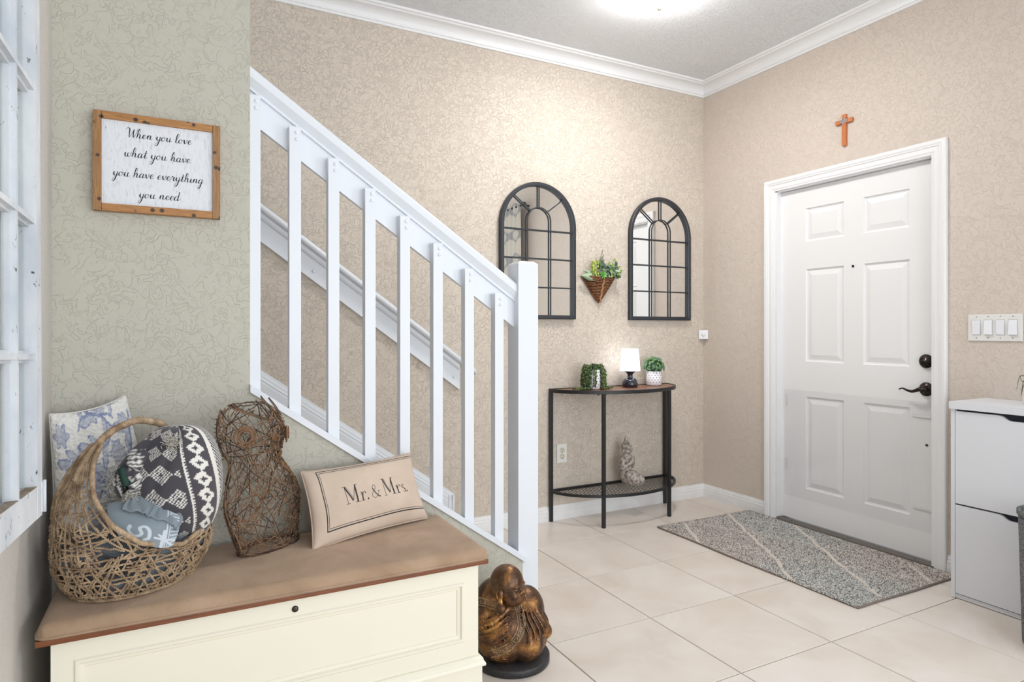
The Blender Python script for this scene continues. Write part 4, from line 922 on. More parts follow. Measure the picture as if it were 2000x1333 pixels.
# ------------------------------------------------------------------ old window sash on the left
D_ = Vector((0.03889451, 0.99847808, -0.03909917)); F0 = Vector((-0.2735, 1.775, 0.737)); Vv = Vector((-0.011, 0.0392, 1.0)).normalized(); Nn = D_.cross(Vv).normalized()
if Nn.x < 0: Nn = -Nn
ws = thing('window_sash', 'weathered white multi-pane wooden window sash leaning along the left wall', 'window frame', tuple(F0))
def sash_mat():
    m, N, L, B = nmat('chipped_white_paint'); v = coord(N, L, (1, 1, 0.5)); n = noise(N, L, 5, 4, 0.6, 0.2, v)
    r = ramp(N, [(0.3, srgb(190, 197, 207)), (0.6, srgb(226, 229, 233))]); L.new(n.outputs[0], r.inputs[0])
    n2 = noise(N, L, 45, 6, 0.75, 0.4, v); r2 = ramp(N, [(0.335, (0.10, 0.09, 0.08, 1)), (0.37, (1, 1, 1, 1))]); L.new(n2.outputs[0], r2.inputs[0])
    mx = N.new('ShaderNodeMix'); mx.data_type = 'RGBA'; mx.blend_type = 'MULTIPLY'; mx.inputs['Factor'].default_value = 1; L.new(r.outputs[0], mx.inputs['A']); L.new(r2.outputs[0], mx.inputs['B'])
    L.new(mx.outputs['Result'], B.inputs['Base Color']); B.inputs['Roughness'].default_value = 0.6; bump(N, L, B, n2.outputs[0], 0.4, 0.002); return m
M['sash'] = sash_mat(); TH = 0.034
def sbox(mb, u0, u1, v0, v1, n0=-TH, n1=0):   # u from far edge toward the camera
    return mb.obox(F0, -D_, Vv, Nn, (u0, v0, n0), (u1, v1, n1))
cols = 6; su = 0.043; pitch = 0.142; mu_ = 0.016; Wd = su+pitch*cols+su; Hh = 1.62
sbox(MB(), 0, su, 0, Hh).build('stile', 'sash', ws); sbox(MB(), Wd-su, Wd, 0, Hh).build('stile', 'sash', ws)
sbox(MB(), su, Wd-su, 0, 0.070, -TH, -0.0005).build('rail', 'sash', ws); sbox(MB(), su, Wd-su, Hh-0.06, Hh, -TH, -0.0005).build('rail', 'sash', ws)
vs_m = [0.358+0.3035*k for k in range(4)]
for k in range(1, cols):
    u = su+pitch*k
    mb = MB(); sbox(mb, u-0.006, u+0.006, 0.07, Hh-0.06, -0.018, -0.003); sbox(mb, u-0.013, u+0.013, 0.07, Hh-0.06, -0.027, -0.014); mb.build('muntin', 'sash', ws)
for vv_ in vs_m:
    mb = MB(); sbox(mb, su, Wd-su, vv_-0.006, vv_+0.006, -0.018, -0.002); sbox(mb, su, Wd-su, vv_-0.013, vv_+0.013, -0.027, -0.013); mb.build('muntin', 'sash', ws)
sill = mat('bare_weathered_wood', srgb(128, 112, 96), 0.8, var=srgb(170, 160, 148), vscale=30)
vlev = [0.07]+vs_m+[Hh-0.06]
for k in range(cols):
    u0 = su+pitch*k+(0.013 if k else 0); u1 = su+pitch*(k+1)-(0.013 if k < cols-1 else 0)
    sbox(MB(), u0, u1, 0.070, 0.0715, -0.022, -0.001).build('bare_sill', sill, ws)
    for a, b in zip(vlev, vlev[1:]):
        sbox(MB(), u0-0.004, u1+0.004, a, b, -0.0245, -0.0225).build('pane', 'glass', ws)
hg = MB(); sbox(hg, -0.012, 0.0, -0.012+0.02, 0.075, -0.005, 0.002); sbox(hg, 0.0, 0.010, 0.008, 0.075, -0.002, 0.002); q0 = F0-(-D_)*0.002+Nn*0.002
hg.tube([F0+D_*0.001+Vv*0.006+Nn*0.004, F0+D_*0.001+Vv*0.078+Nn*0.004], 0.0035, 10); hg.build('hinge', 'sash', ws)

# ------------------------------------------------------------------ pillows
def mk_pillow(quad, T, pinch=0.05, seed=0, wr=0.004):
    BL, BR, TR, TL = [Vector(q) for q in quad]; n = (BR-BL).cross(TL-BL).normalized(); rs = random.Random(seed); ph = [rs.uniform(0, 6) for _ in range(6)]
    def pos(u, v, side):
        U, V_ = 2*u-1, 2*v-1
        uu = 0.5+0.5*U*(1-pinch*(1-V_*V_)); vv = 0.5+0.5*V_*(1-pinch*1.3*(1-U*U))
        p = BL*(1-uu)*(1-vv)+BR*uu*(1-vv)+TR*uu*vv+TL*(1-uu)*vv
        k = max(0, (1-U*U)*(1-V_*V_)); prof = k**0.42
        wv = wr*(math.sin(5*u+7*v+ph[0])*math.sin(4*v-3*u+ph[1])+0.5*math.sin(11*u-5*v+ph[2]))*min(1, k*2)
        return p+n*side*(T/2*prof+0.0022)+n*wv
    return pos, n
def build_pillow(root, pos, name, m_, nu=60, nv=44, cfn=None):
    mb = MB(); g = lambda i, k: 0.5-0.5*math.cos(pi*i/k)
    for side in (1, -1):
        vs = []; cs = []
        for j in range(nv+1):
            for i in range(nu+1):
                u, v = g(i, nu), g(j, nv); vs.append(pos(u, v, side)); 
                if cfn: cs.append(cfn(u, v))
        mb.add(vs, [(j*(nu+1)+i, j*(nu+1)+i+1, (j+1)*(nu+1)+i+1, (j+1)*(nu+1)+i)[::side] for j in range(nv) for i in range(nu)], smooth=True); mb.c += cs
    # side strip
    ring = [(g(i, nu), 0) for i in range(nu)]+[(1, g(j, nv)) for j in range(nv)]+[(g(nu-i, nu), 1) for i in range(nu)]+[(0, g(nv-j, nv)) for j in range(nv)]
    n = len(ring); mb.add([pos(u, v, 1) for u, v in ring]+[pos(u, v, -1) for u, v in ring], [(k, n+k, n+(k+1) % n, (k+1) % n) for k in range(n)], smooth=True)
    if cfn: mb.c += [cfn(u, v) for u, v in ring]*2
    o = mb.build(name, m_, root, fix=False)
    e = MB().tube([(pos(u, v, 1)+pos(u, v, -1))/2 for u, v in ring[::2]], 0.0032, 6, closed=True); e.build('seam', m_ if not cfn else mat('pillow_seam', srgb(214, 212, 206), 0.9), root)
    return o
linen = mat('beige_linen', srgb(196, 177, 160), 0.95, var=srgb(208, 190, 174), vscale=5, bscale=260, bstr=0.35, bdist=0.001)
p1 = thing('lumbar_pillow', 'beige linen pillow printed Mr. & Mrs. at the right end of the bench', 'pillow', (0.57, 2.12, 0.48))
pos1, n1 = mk_pillow([(0.365, 2.008, 0.481), (0.785, 2.150, 0.487), (0.738, 2.205, 0.712), (0.352, 2.150, 0.694)], 0.095, 0.055, 2, 0.0055)
build_pillow(p1, pos1, 'pillow_cover', linen)
# orient normal toward the camera
sd = 1 if n1.y < 0 else -1
PW, PH = 0.445, 0.222
def S1(x, y): u, v = min(.998, max(0.002, x/PW)), min(.998, max(0.002, y/PH)); return pos1(u, v, sd)+n1*sd*0.0007
mb = MB()
def thick(w_): return lambda d, t: w_
def seg(a, b, w_, k=24): ribbon(mb, [(a[0]+(b[0]-a[0])*i/k, a[1]+(b[1]-a[1])*i/k) for i in range(k+1)], thick(w_), S1)
L0, T0_, B0, R0 = 0.092*PW, 0.945*PH, 0.135*PH, 0.992*PW
for o_, w_ in ((0, 0.0030), (0.0062, 0.0013)):
    seg((L0+o_, T0_-o_), (L0+o_, B0+o_), w_ if o_ == 0 else w_); seg((L0+o_, B0+o_), (R0, B0+o_), w_, 50); seg((L0+o_, T0_-o_), (R0, T0_-o_), w_ if o_ else 0.002, 50)
def M_(x, y, h):
    w_ = h*0.95
    seg((x, y), (x+w_*0.28, y), 0.0012, 3); seg((x+w_*0.14, y), (x+w_*0.14, y+h), 0.0013, 8); seg((x-0.002, y+h), (x+w_*0.2, y+h), 0.0012, 3)
    seg((x+w_*0.14, y+h), (x+w_*0.52, y+h*0.12), 0.0042, 10); seg((x+w_*0.24, y+h), (x+w_*0.58, y+h*0.2), 0.0011, 10); seg((x+w_*0.53, y+h*0.12), (x+w_*0.86, y+h), 0.0012, 8)
    seg((x+w_*0.86, y), (x+w_*0.86, y+h), 0.0040, 8); seg((x+w_*0.80, y), (x+w_*0.80, y+h*0.9), 0.0010, 8); seg((x+w_*0.66, y), (x+w_*1.04, y), 0.0012, 4); seg((x+w_*0.80, y+h), (x+w_*1.02, y+h), 0.0012, 3); return x+w_*1.10
def curve(pts, w_): ribbon(mb, [(p.x, p.y) for p in catmull([(a, b, 0) for a, b in pts], 7)], w_ if callable(w_) else thick(w_), S1)
def r__(x, y, h):
    seg((x-0.002, y), (x+h*0.5, y), 0.0011, 3); seg((x+h*0.22, y), (x+h*0.22, y+h), 0.0030, 6); seg((x+h*0.12, y+0.0005), (x+h*0.12, y+h), 0.0009, 6); seg((x, y+h), (x+h*0.24, y+h), 0.0011, 3)
    curve([(x+h*0.24, y+h*0.55), (x+h*0.4, y+h*0.9), (x+h*0.62, y+h*1.02), (x+h*0.74, y+h*0.86)], 0.0016); dot(x+h*0.72, y+h*0.84, 0.0017); return x+h*0.86
def dot(x, y, r_):
    for k in range(5): seg((x-r_*math.cos(pi*(k-2)/5), y+r_*math.sin(pi*(k-2)/5)), (x+r_*math.cos(pi*(k-2)/5), y+r_*math.sin(pi*(k-2)/5)), r_*0.75, 3)
def s__(x, y, h):
    curve([(x+h*0.55, y+h*0.78), (x+h*0.35, y+h*1.0), (x+h*0.1, y+h*0.78), (x+h*0.32, y+h*0.52), (x+h*0.56, y+h*0.28), (x+h*0.34, y), (x+h*0.06, y+h*0.22)], lambda d, t: 0.0010+0.0022*math.sin(pi*t)**2); return x+h*0.72
ty, hc, hx_ = 0.40*PH, 0.0560, 0.0270
x = 0.250*PW; x = M_(x, ty, hc); x = r__(x+0.002, ty, hx_); dot(x+0.003, ty+0.0022, 0.0026)
x = 0.485*PW
curve([(x+0.032, ty+0.020), (x+0.024, ty+0.006), (x+0.011, ty+0.000), (x+0.001, ty+0.008), (x+0.006, ty+0.020), (x+0.018, ty+0.030), (x+0.019, ty+0.039), (x+0.012, ty+0.042), (x+0.007, ty+0.034), (x+0.014, ty+0.020), (x+0.024, ty+0.006), (x+0.034, ty+0.001)], lambda d, t: 0.0012+0.0020*(d.x > 0.2 and d.y < -0.3)); seg((x+0.027, ty+0.021), (x+0.037, ty+0.021), 0.0011, 3)
x = 0.598*PW; x = M_(x, ty, hc); x = r__(x+0.001, ty, hx_); x = s__(x+0.002, ty, hx_); dot(min(x+0.001, 0.985*PW), ty+0.0022, 0.0024)
mb.build('printed_lettering', ink, p1, fix=False)

# toile pillow in the corner
p2 = thing('toile_pillow', 'quilted white pillow with blue floral print in the left corner', 'pillow', (-0.2, 2.15, 0.48))
pos2, n2 = mk_pillow([(-0.300, 2.110, 0.492), (-0.030, 2.150, 0.490), (-0.140, 2.196, 0.962), (-0.312, 2.130, 0.925)], 0.105, 0.05, 5, 0.007)
rs = random.Random(11); strokes = []; leaves = []
for q in range(11):
    x, y = rs.uniform(0.05, 0.95), rs.uniform(0.0, 1.0); a = rs.uniform(0, 2*pi); pts = [(x, y)]
    for k in range(16):
        a += rs.uniform(-0.45, 0.45); x += 0.035*math.cos(a); y += 0.028*math.sin(a); pts.append((x, y))
        if k % 2 == 0:
            la = a+rs.choice([-1, 1])*rs.uniform(0.5, 1.1); l_ = rs.uniform(0.045, 0.11); leaves.append((x+l_*math.cos(la), y+0.8*l_*math.sin(la), la, l_, l_*0.38))
    strokes += list(zip(pts, pts[1:]))
for q in range(6):
    x, y = rs.uniform(0.1, 0.9), rs.uniform(0.1, 0.95)
    for k in range(6): leaves.append((x+0.05*math.cos(k*pi/3), y+0.04*math.sin(k*pi/3), k*pi/3, 0.05, 0.026))
ST = np.array([[a[0], a[1], b[0], b[1]] for a, b in strokes]); LV = np.array(leaves)
blue = np.array(srgb(88, 110, 160)[:3]); offw = np.array(srgb(222, 221, 217)[:3])
def toile(u, v):
    dx, dy = ST[:, 2]-ST[:, 0], ST[:, 3]-ST[:, 1]; t = np.clip(((u-ST[:, 0])*dx+(v-ST[:, 1])*dy)/(dx*dx+dy*dy+1e-9), 0, 1)
    d = np.min(np.hypot(u-ST[:, 0]-t*dx, v-ST[:, 1]-t*dy)); k = 0.75 if d < 0.009 else 0
    lx = (u-LV[:, 0])*np.cos(LV[:, 2])+(v-LV[:, 1])*np.sin(LV[:, 2]); ly = -(u-LV[:, 0])*np.sin(LV[:, 2])+(v-LV[:, 1])*np.cos(LV[:, 2])
    e = np.min((lx/LV[:, 3])**2+(ly/LV[:, 4])**2)
    if e < 1: k = max(k, (0.85 if e > 0.6 else 0.5)*(0.55+0.45*(math.sin(u*310)*math.sin(v*260) > -0.2)))
    return tuple(offw*(1-k)+blue*k)
qm = colmat('quilted_toile', 0.9); N, L = qm.node_tree.nodes, qm.node_tree.links
vo = N.new('ShaderNodeTexVoronoi'); vo.inputs['Scale'].default_value = 70; L.new(coord(N, L, (1, 1, 1.3)), vo.inputs['Vector']); bump(N, L, N['Principled BSDF'], vo.outputs['Distance'], 0.9, 0.006)
build_pillow(p2, pos2, 'pillow_cover', qm, 110, 150, toile)

# ------------------------------------------------------------------ basket and its contents
bk = thing('wicker_basket', 'large open-weave twisted seagrass basket with arched handle on the bench', 'basket', (-0.10, 2.0, 0.48))
BA = Vector((0.75, 0.66, 0)).normalized(); BB = Vector((BA.y, -BA.x, 0)); BC = Vector((-0.100, 1.998, 0.486)); HT = 0.425
def brad(h):
    if h < 0.10: k = math.sin(min(1, (h+0.012)/0.112)*pi/2); return 0.150+0.048*k, 0.120+0.044*k
    if h < 0.14: return 0.198, 0.164
    t = (h-0.14)/(HT-0.14); k = max(0, 1-t**2.1)**0.5; return 0.198*k, 0.164*k
def bpt(phi, h, o=0.0):
    a, b = brad(h); return BC+BA*((a+o)*math.cos(phi))+BB*((b+o)*math.sin(phi))+Vector((0, 0, h))
ZB = [(0, .43), (8, .385), (15, .33), (25, .262), (40, .195), (60, .140), (90, .110)]
def zb_(phi):
    d = abs(math.degrees(math.atan2(abs(math.sin(phi)), abs(math.cos(phi)))))
    for (a, x), (b, y) in zip(ZB, ZB[1:]):
        if d <= b: return x+(y-x)*(d-a)/(b-a)
    return .110
sea = mat('seagrass_twist', srgb(128, 104, 80), 0.8, var=srgb(190, 166, 136), vscale=35, bscale=300, bstr=0.6, bdist=0.001)
def rope(mb, pts, r, pitch=0.016, ns=2, k=5):
    pts = [Vector(p) for p in pts]; s = 0
    cum = [0]
    for a, b in zip(pts, pts[1:]): cum.append(cum[-1]+(b-a).length)
    tot = cum[-1]; n = max(6, int(tot/(pitch/5))); res = []
    j = 0
    for i in range(n+1):
        d = tot*i/n
        while j < len(cum)-2 and cum[j+1] < d: j += 1
        t = (d-cum[j])/max(1e-9, cum[j+1]-cum[j]); res.append((pts[j].lerp(pts[j+1], t), (pts[j+1]-pts[j]).normalized(), d))
    for s_ in range(ns):
        tp = []
        for p, t, d in res:
            u = t.orthogonal().normalized(); u = (Vector((0, 0, 1))-t*t.z); u = u.normalized() if u.length > 0.1 else (Vector((0, 1, 0))-t*t.y).normalized(); w_ = t.cross(u); a = 2*pi*(d/pitch+s_/ns)
            tp.append(p+(u*math.cos(a)+w_*math.sin(a))*r*0.55)
        mb.tube(tp, r*0.62, k)
rs = random.Random(5)
def cord(phi0, h0, dphi, dh, n=9):
    pts = []
    for i in range(n):
        t = i/(n-1); ph = phi0+dphi*t; h = h0+dh*t+rs.uniform(-.0015, .0015)
        if h < 0.0 or h > zb_(ph)-0.004: break
        pts.append(bpt(ph, h, rs.uniform(-.002, .003)+0.002*math.sin(i*2+phi0*9)))
    if len(pts) < 3: return
    mb = MB(); rope(mb, catmull(pts, 2), 0.0027, 0.013, 2, 4); mb.build('cord', sea, bk, fix=False)
NC = 0
for row in range(7):        # horizontals, wandering, in short overlapping runs
    for k in range(9):
        ph = 2*pi*k/9+rs.uniform(-.1, .1); h = 0.012+row*0.017+rs.uniform(-.003, .003); cord(ph, h, 0.82, rs.uniform(-.01, .01), 12)
for k in range(64):         # crossing diagonals from the base
    ph = 2*pi*k/64+rs.uniform(-.04, .04)
    for sgn in (-1, 1): cord(ph, 0.0+rs.uniform(0, .01), sgn*rs.uniform(0.22, 0.5), rs.uniform(.07, .125), 9)
for k in range(90):         # ends rising to the handle
    c_ = pi if k % 4 else 0; ph = c_+rs.uniform(-0.95, 0.95); h = rs.uniform(.08, .30); cord(ph, h, rs.choice([-1, 1])*rs.uniform(.25, .7), rs.uniform(-.02, .07), 9)
for k in range(20): 
    c_ = 0 if k < 10 else pi; cord(c_+(-0.55+0.12*(k % 10)), 0.10, (0.55-0.12*(k % 10))*0.8, 0.24, 12)
for k in range(46):         # short cords hanging from the front rim
    ph = -math.pi/2*0+2*pi*k/46+rs.uniform(-.05, .05); z_ = zb_(ph)
    if z_ < 0.22: cord(ph, z_-0.006, rs.choice([-1, 1])*rs.uniform(.08, .3), -rs.uniform(.04, .08), 8)
for f_ in (0.78, 0.90):     # cords following the rim
    for k in range(10):
        ph0 = 2*pi*k/10; pts = [bpt(ph0+0.75*i/11, f_*zb_(ph0+0.75*i/11)+rs.uniform(-.002, .002), 0.001) for i in range(12)]; mb = MB(); rope(mb, catmull(pts, 2), 0.0027, 0.013, 2, 4); mb.build('cord', sea, bk, fix=False)
# base ring, rims and handle
mb = MB(); rope(mb, [bpt(2*pi*i/72, 0.002) for i in range(73)], 0.0048, 0.014, 3, 5); mb.build('base_ring', sea, bk, fix=False)
mb = MB()
for c_ in (0.0,):
    for sgn in (-1, 1):
        pts = [bpt(sgn*math.radians(9+162*i/60), zb_(math.radians(9+162*i/60)), 0.0015) for i in range(61)]
        rope(mb, pts, 0.0062, 0.011, 3, 5)
mb.build('rim', sea, bk, fix=False)
mb = MB(); pts = [BC+BA*(0.198*s_*max(0, 1-((h-.14)/(HT-.14))**2.1)**0.5)+Vector((0, 0, h)) for s_, h in [(-1, .30+.0125*i) for i in range(10)]+[(-1, .4245), (1, .4245)]+[(1, .4125-.0125*i) for i in range(10)]]
rope(mb, catmull(pts, 3), 0.0088, 0.011, 4, 6); mb.build('handle', sea, bk, fix=False)

# soft filling seen through the weave
tb = thing('folded_throw', 'grey-blue folded throw lying inside the open-weave basket', 'blanket', tuple(BC))
def fill(u, v):
    ph = 2*pi*u; h = 0.006+0.128*math.sin(v*pi/2); a, b = brad(h); k = (1-0.0*v)*math.cos(max(0, v-0.72)/0.28*pi/2) if v > 0.72 else 1
    w_ = 0.90+0.035*math.sin(ph*5+v*6)+0.03*math.sin(ph*11-v*9)
    return BC+BA*a*w_*k*math.cos(ph)+BB*b*w_*k*math.sin(ph)+Vector((0, 0, h+0.004*math.sin(ph*7)))
def fcol(u, v):
    k = math.sin(u*23+v*5)+0.6*math.sin(u*41-v*9)
    return srgb(116, 124, 132)[:3] if k > 0.3 else (srgb(84, 88, 94)[:3] if k > -0.7 else srgb(52, 52, 56)[:3])
MB().grid(fill, 120, 40, wrap=True, cfn=fcol).build('throw_fabric', colmat('throw_wool', 0.95, 150, 0.4, sheen=0.2), tb, fix=False)

# nordic knit blanket bundle
nb = thing('knitted_blanket', 'charcoal and white nordic-pattern blanket bundled in the basket', 'blanket', (0.0, 1.98, 0.6))
dk = np.array(srgb(70, 68, 74)[:3]); wt_ = np.array(srgb(222, 220, 214)[:3])
def knit(a, b):
    """a, b in metres across/along the cloth; returns 1 for white yarn"""
    q = 0.0042; i, j = math.floor(a/q), math.floor(b/q); a, b = i*q, j*q
    if a > 0.116: return 1 if (i+j) % 3 == 0 else 0
    if a > 0.098: return 1
    if a > 0.088: return 0
    if a > 0.040:      # chain of white diamonds with dark crosses inside
        p = 0.046; x = abs(a-0.064)/0.024; y = abs(((b+a*0.3) % p)/p-0.5)*2; s_ = x+y
        if s_ < 0.42: return 0 if (x < 0.13 or y < 0.16) or s_ < 0.30 else 1
        return 1 if (0.42 <= s_ < 1.06) else 0
    if a > 0.030: return 0
    if a > 0.021: return 1 if ((j+i) % 2 == 0 or a > 0.023 and a < 0.029) else 0
    if a > 0.014: return 0
    if a < -0.118: return 1 if (i % 5) < 2 else 0
    # field of stepped snowflakes
    pa, pb = 0.055, 0.068; row = math.floor(b/pb); aa = ((a+(row % 2)*pa/2) % pa)-pa/2; bb = (b % pb)-pb/2
    ii, jj = round(aa/q), round(bb/q)
    if abs(ii)+abs(jj) <= 6: return 1 if ((ii % 2 == 0) == (jj % 2 == 0)) and not (ii == 0 and jj == 0) else 0
    return 0
lat0 = Vector((0.0, 1.985, 0.738)); cv = Vector((0, -1, 0.0)); ax_r = Vector((1, 0, 0))
def blob(u, v):
    lo = (u-0.5)*2*pi; la = (v-0.5)*pi; cl = max(0, math.cos(la))**0.62
    r_ = 1+0.012*math.sin(lo*3+2)*math.cos(la*3)
    # crease radiating from the upper left where the cloth is gathered
    dl, dt = lo+0.75, la-0.80; r_ -= 0.10*math.exp(-(dl*dl*3+dt*dt*9))+0.055*math.exp(-((lo+0.25-0.5*(la-0.6))**2*60))*(1 if la > 0.05 else math.exp(-(la-0.05)**2*20))
    r_ += 0.035*math.exp(-((lo+1.05+0.5*(la-0.5))**2*30+(la-0.4)**2*3))
    return lat0+Vector((0.112*cl*math.sin(lo)*r_, -0.112*cl*math.cos(lo)*r_, 0.156*math.sin(la)*r_))
def blobc(u, v):
    lo = (u-0.5)*2*pi; la = (v-0.5)*pi; k = knit(0.100*lo+0.010*la+0.010*math.sin(la*2.2)+0.004, 0.156*la+0.4); return tuple(dk*(1-k)+wt_*k)
knm = colmat('knit_fleece', 0.95, 320, 0.6, 0.0015, sheen=0.2)
MB().grid(blob, 400, 200, cfn=blobc).build('blanket_bundle', knm, nb, fix=False)
mb = MB()
def fold(path, r0, sc, seed):
    pts = catmull(path, 10); n = len(pts); K_ = 22; vs = []; cs = []; L_ = 0
    for i, p in enumerate(pts):
        t = (pts[min(i+1, n-1)]-pts[max(i-1, 0)]).normalized(); u = (Vector((0, 0, 1))-t*t.z).normalized() if abs(t.z) < 0.95 else Vector((0, -1, 0)); w_ = t.cross(u); rr_ = r0*math.sin(pi*(0.10+0.80*i/(n-1)))**0.6
        if i: L_ += (p-pts[i-1]).length
        for k in range(K_):
            a = 2*pi*k/K_; q_ = rr_*(1+0.16*math.sin(3*a+i*0.2+seed)); vs.append(p+(u*math.cos(a)+w_*math.sin(a))*q_)
            kk = knit(-0.10+r0*a+seed*0.013, L_); cs.append(tuple(dk*(1-kk)+wt_*kk))
    mb.add(vs, [(i*K_+k, i*K_+(k+1) % K_, (i+1)*K_+(k+1) % K_, (i+1)*K_+k) for i in range(n-1) for k in range(K_)]+[tuple(range(K_))[::-1], tuple(range((n-1)*K_, n*K_))], smooth=True); mb.c += cs
fold([(-0.128, 1.965, 0.730), (-0.130, 1.955, 0.772), (-0.108, 1.955, 0.815), (-0.068, 1.960, 0.850), (-0.020, 1.965, 0.872)], 0.020, 1, 1)
fold([(-0.105, 1.935, 0.715), (-0.095, 1.925, 0.752), (-0.105, 1.930, 0.795), (-0.072, 1.935, 0.835)], 0.022, 1, 2)
fold([(-0.130, 1.945, 0.720), (-0.140, 1.955, 0.760), (-0.135, 1.965, 0.790)], 0.014, 1, 4)
mb.build('gathered_folds', knm, nb, fix=False)
fz = MB()
for q in range(900):
    t = q % 3; b = [(-0.015, 1.905, 0.858), (-0.148, 1.955, 0.752), (-0.108, 1.915, 0.722)][t]; s_ = [0.016, 0.022, 0.018][t]
    c_ = Vector(b)+Vector((rs.gauss(0, s_*0.5), rs.gauss(0, s_*0.3), rs.gauss(0, s_*(0.6 if t != 1 else 1.0)))); d = Vector((rs.gauss(0, 1), rs.gauss(-0.4, 1), rs.gauss(0, 1))).normalized(); fz.tube([c_, c_+d*0.009], [0.0012, 0.0003], 3)
fz.build('fleece_lining', mat('sherpa_white', srgb(205, 200, 190), 0.95), nb)['kind'] = 'stuff'
MB().tube(catmull([(-0.131, 1.925, 0.800), (-0.124, 1.916, 0.775), (-0.118, 1.910, 0.755)], 6), [0.009, 0.011]*6+[0.007], 8).build('green_ribbon', mat('green_ribbon', srgb(24, 58, 50), 0.7), nb)

# blue-grey woven scarf with white S hanging over the rim
sf = thing('woven_scarf', 'blue-grey woven scarf with white lettering draped over the basket rim', 'scarf', (-0.08, 1.87, 0.65))
SG = [[(-0.159, 1.93, 0.709), (-0.090, 1.92, 0.716), (0.003, 1.863, 0.672)], [(-0.167, 1.885, 0.694), (-0.095, 1.845, 0.683), (0.006, 1.842, 0.646)], [(-0.126, 1.845, 0.636), (-0.080, 1.832, 0.606), (-0.014, 1.826, 0.610)]]
def bz(t): return ((1-t)**2, 2*t*(1-t), t*t)
def scf(u, v):
    p = Vector((0, 0, 0)); bu, bv = bz(u), bz(v)
    for j in range(3):
        for i in range(3):
            q_ = Vector(SG[j][i]); 
            if j == 1 or i == 1:
                pass
            p += q_*bu[i]*bv[j]
    return p+Vector((0, -0.012*math.sin(pi*u)*math.sin(pi*v), 0.003*math.sin(u*9+v*3)))
gb, wb = np.array(srgb(134, 146, 155)[:3]), np.array(srgb(200, 208, 216)[:3])
def near(u, v, pts, w_):
    for (a, b), (c, d) in zip(pts, pts[1:]):
        dx, dy = c-a, (d-b); L2 = dx*dx+dy*dy; t = max(0, min(1, ((u-a)*dx+(v-b)*dy)/L2))
        if math.hypot(u-a-t*dx, v-b-t*dy) < w_: return True
    return False
S_PTS = [(p.x, p.y) for p in catmull([(0.42, 0.62, 0), (0.36, 0.60, 0), (0.345, 0.70, 0), (0.42, 0.76, 0), (0.50, 0.78, 0), (0.585, 0.80, 0), (0.62, 0.90, 0), (0.56, 0.985, 0), (0.49, 0.95, 0)], 5)]
S_PTS = [(p.x, p.y) for p in catmull([(0.34, 0.56, 0), (0.30, 0.66, 0), (0.35, 0.76, 0), (0.43, 0.78, 0), (0.50, 0.72, 0), (0.48, 0.60, 0), (0.56, 0.56, 0), (0.62, 0.66, 0), (0.60, 0.82, 0), (0.52, 0.87, 0)], 5)]
def scol(u, v):
    k = 0
    if near(u, v, S_PTS, 0.028): k = 1
    if 0.845 < u < 0.865 or 0.885 < u < 0.90: k = 1
    if u > 0.90 and math.sin(v*60+u*40) > 0.1: k = 0.8
    if near(u, v, [(0.70, 0.80), (0.98, 0.80)], 0.025) or near(u, v, [(0.84, 0.60), (0.80, 0.99)], 0.03) or near(u, v, [(0.76, 0.72), (0.96, 0.93)], 0.022): k = 1
    q_ = 0.96+0.08*((int(u*160)+int(v*110)) % 2); return tuple((gb*(1-k)+wb*k)*q_)
mb = MB().grid(scf, 160, 110, cfn=scol); so = mb.build('scarf_fabric', colmat('scarf_wool', 0.95, 250, 0.4, sheen=0.2), sf, fix=False)
sd_ = so.modifiers.new('thickness', 'SOLIDIFY'); sd_.thickness = 0.004; sd_.offset = 0
def scf2(u, v):
    a = Vector((-0.120, 1.935, 0.735)).lerp(Vector((0.004, 1.885, 0.678)), u); return a+Vector((0.006*math.sin(v*5+u*12), -0.055*v+0.0022*math.sin(u*38), -0.035*v+0.010*math.sin(pi*u)+0.0025*math.sin(u*38+1)))
s2o = MB().grid(scf2, 90, 12, cfn=lambda u, v: tuple(gb*(0.86+0.1*((int(u*60)) % 2)))).build('scarf_fold', bpy.data.materials['scarf_wool'], sf, fix=False)
sd_ = s2o.modifiers.new('thickness', 'SOLIDIFY'); sd_.thickness = 0.003; sd_.offset = 0

# ------------------------------------------------------------------ twig owl
ow = thing('twig_owl', 'openwork owl figure woven from brown twigs leaning on the wall', 'figurine', (0.25, 2.10, 0.478))
OU = Vector((0.822, 0.569, 0)); ON = Vector((0.569, -0.822, 0)); OC = Vector((0.156, 2.035, 0.484))
LV_ = [(0, .00, .232), (.064, -.022, .243), (.147, -.045, .256), (.206, -.035, .232), (.268, -.016, .186), (.305, -.034, .192), (.344, -.050, .210), (.386, -.054, .207), (.415, -.043, .178), (.440, -.012, .150), (.456, .030, .110)]
def osec(v):
    for (a, l0, r0), (b, l1, r1) in zip(LV_, LV_[1:]):
        if v <= b: t = (v-a)/(b-a); l, r = l0+(l1-l0)*t, r0+(r1-r0)*t; break
    else: l, r = LV_[-1][1:]
    bd = 0.052*(1-max(0, (v-0.38)/0.09)**2*0.6); a_ = math.sqrt(max(1e-4, ((r-l)/2)**2-(bd*0.87)**2)); return (l+r)/2, a_, bd
def opt(ph, v, o=0):
    c_, a_, b_ = osec(v); return OC+OU*(c_+(a_+o)*math.cos(ph))+ON*((b_+o)*math.sin(ph))+Vector((0, 0, v))-ON*0.10*v
rs = random.Random(9)
tw = [mat('owl_twig_brown', srgb(104, 80, 60), 0.8, var=srgb(156, 122, 92), vscale=30), mat('owl_twig_dark', srgb(58, 44, 38), 0.8), mat('owl_twig_red', srgb(130, 96, 68), 0.7)]
cnt = 0; stuff = [MB(), MB(), MB()]
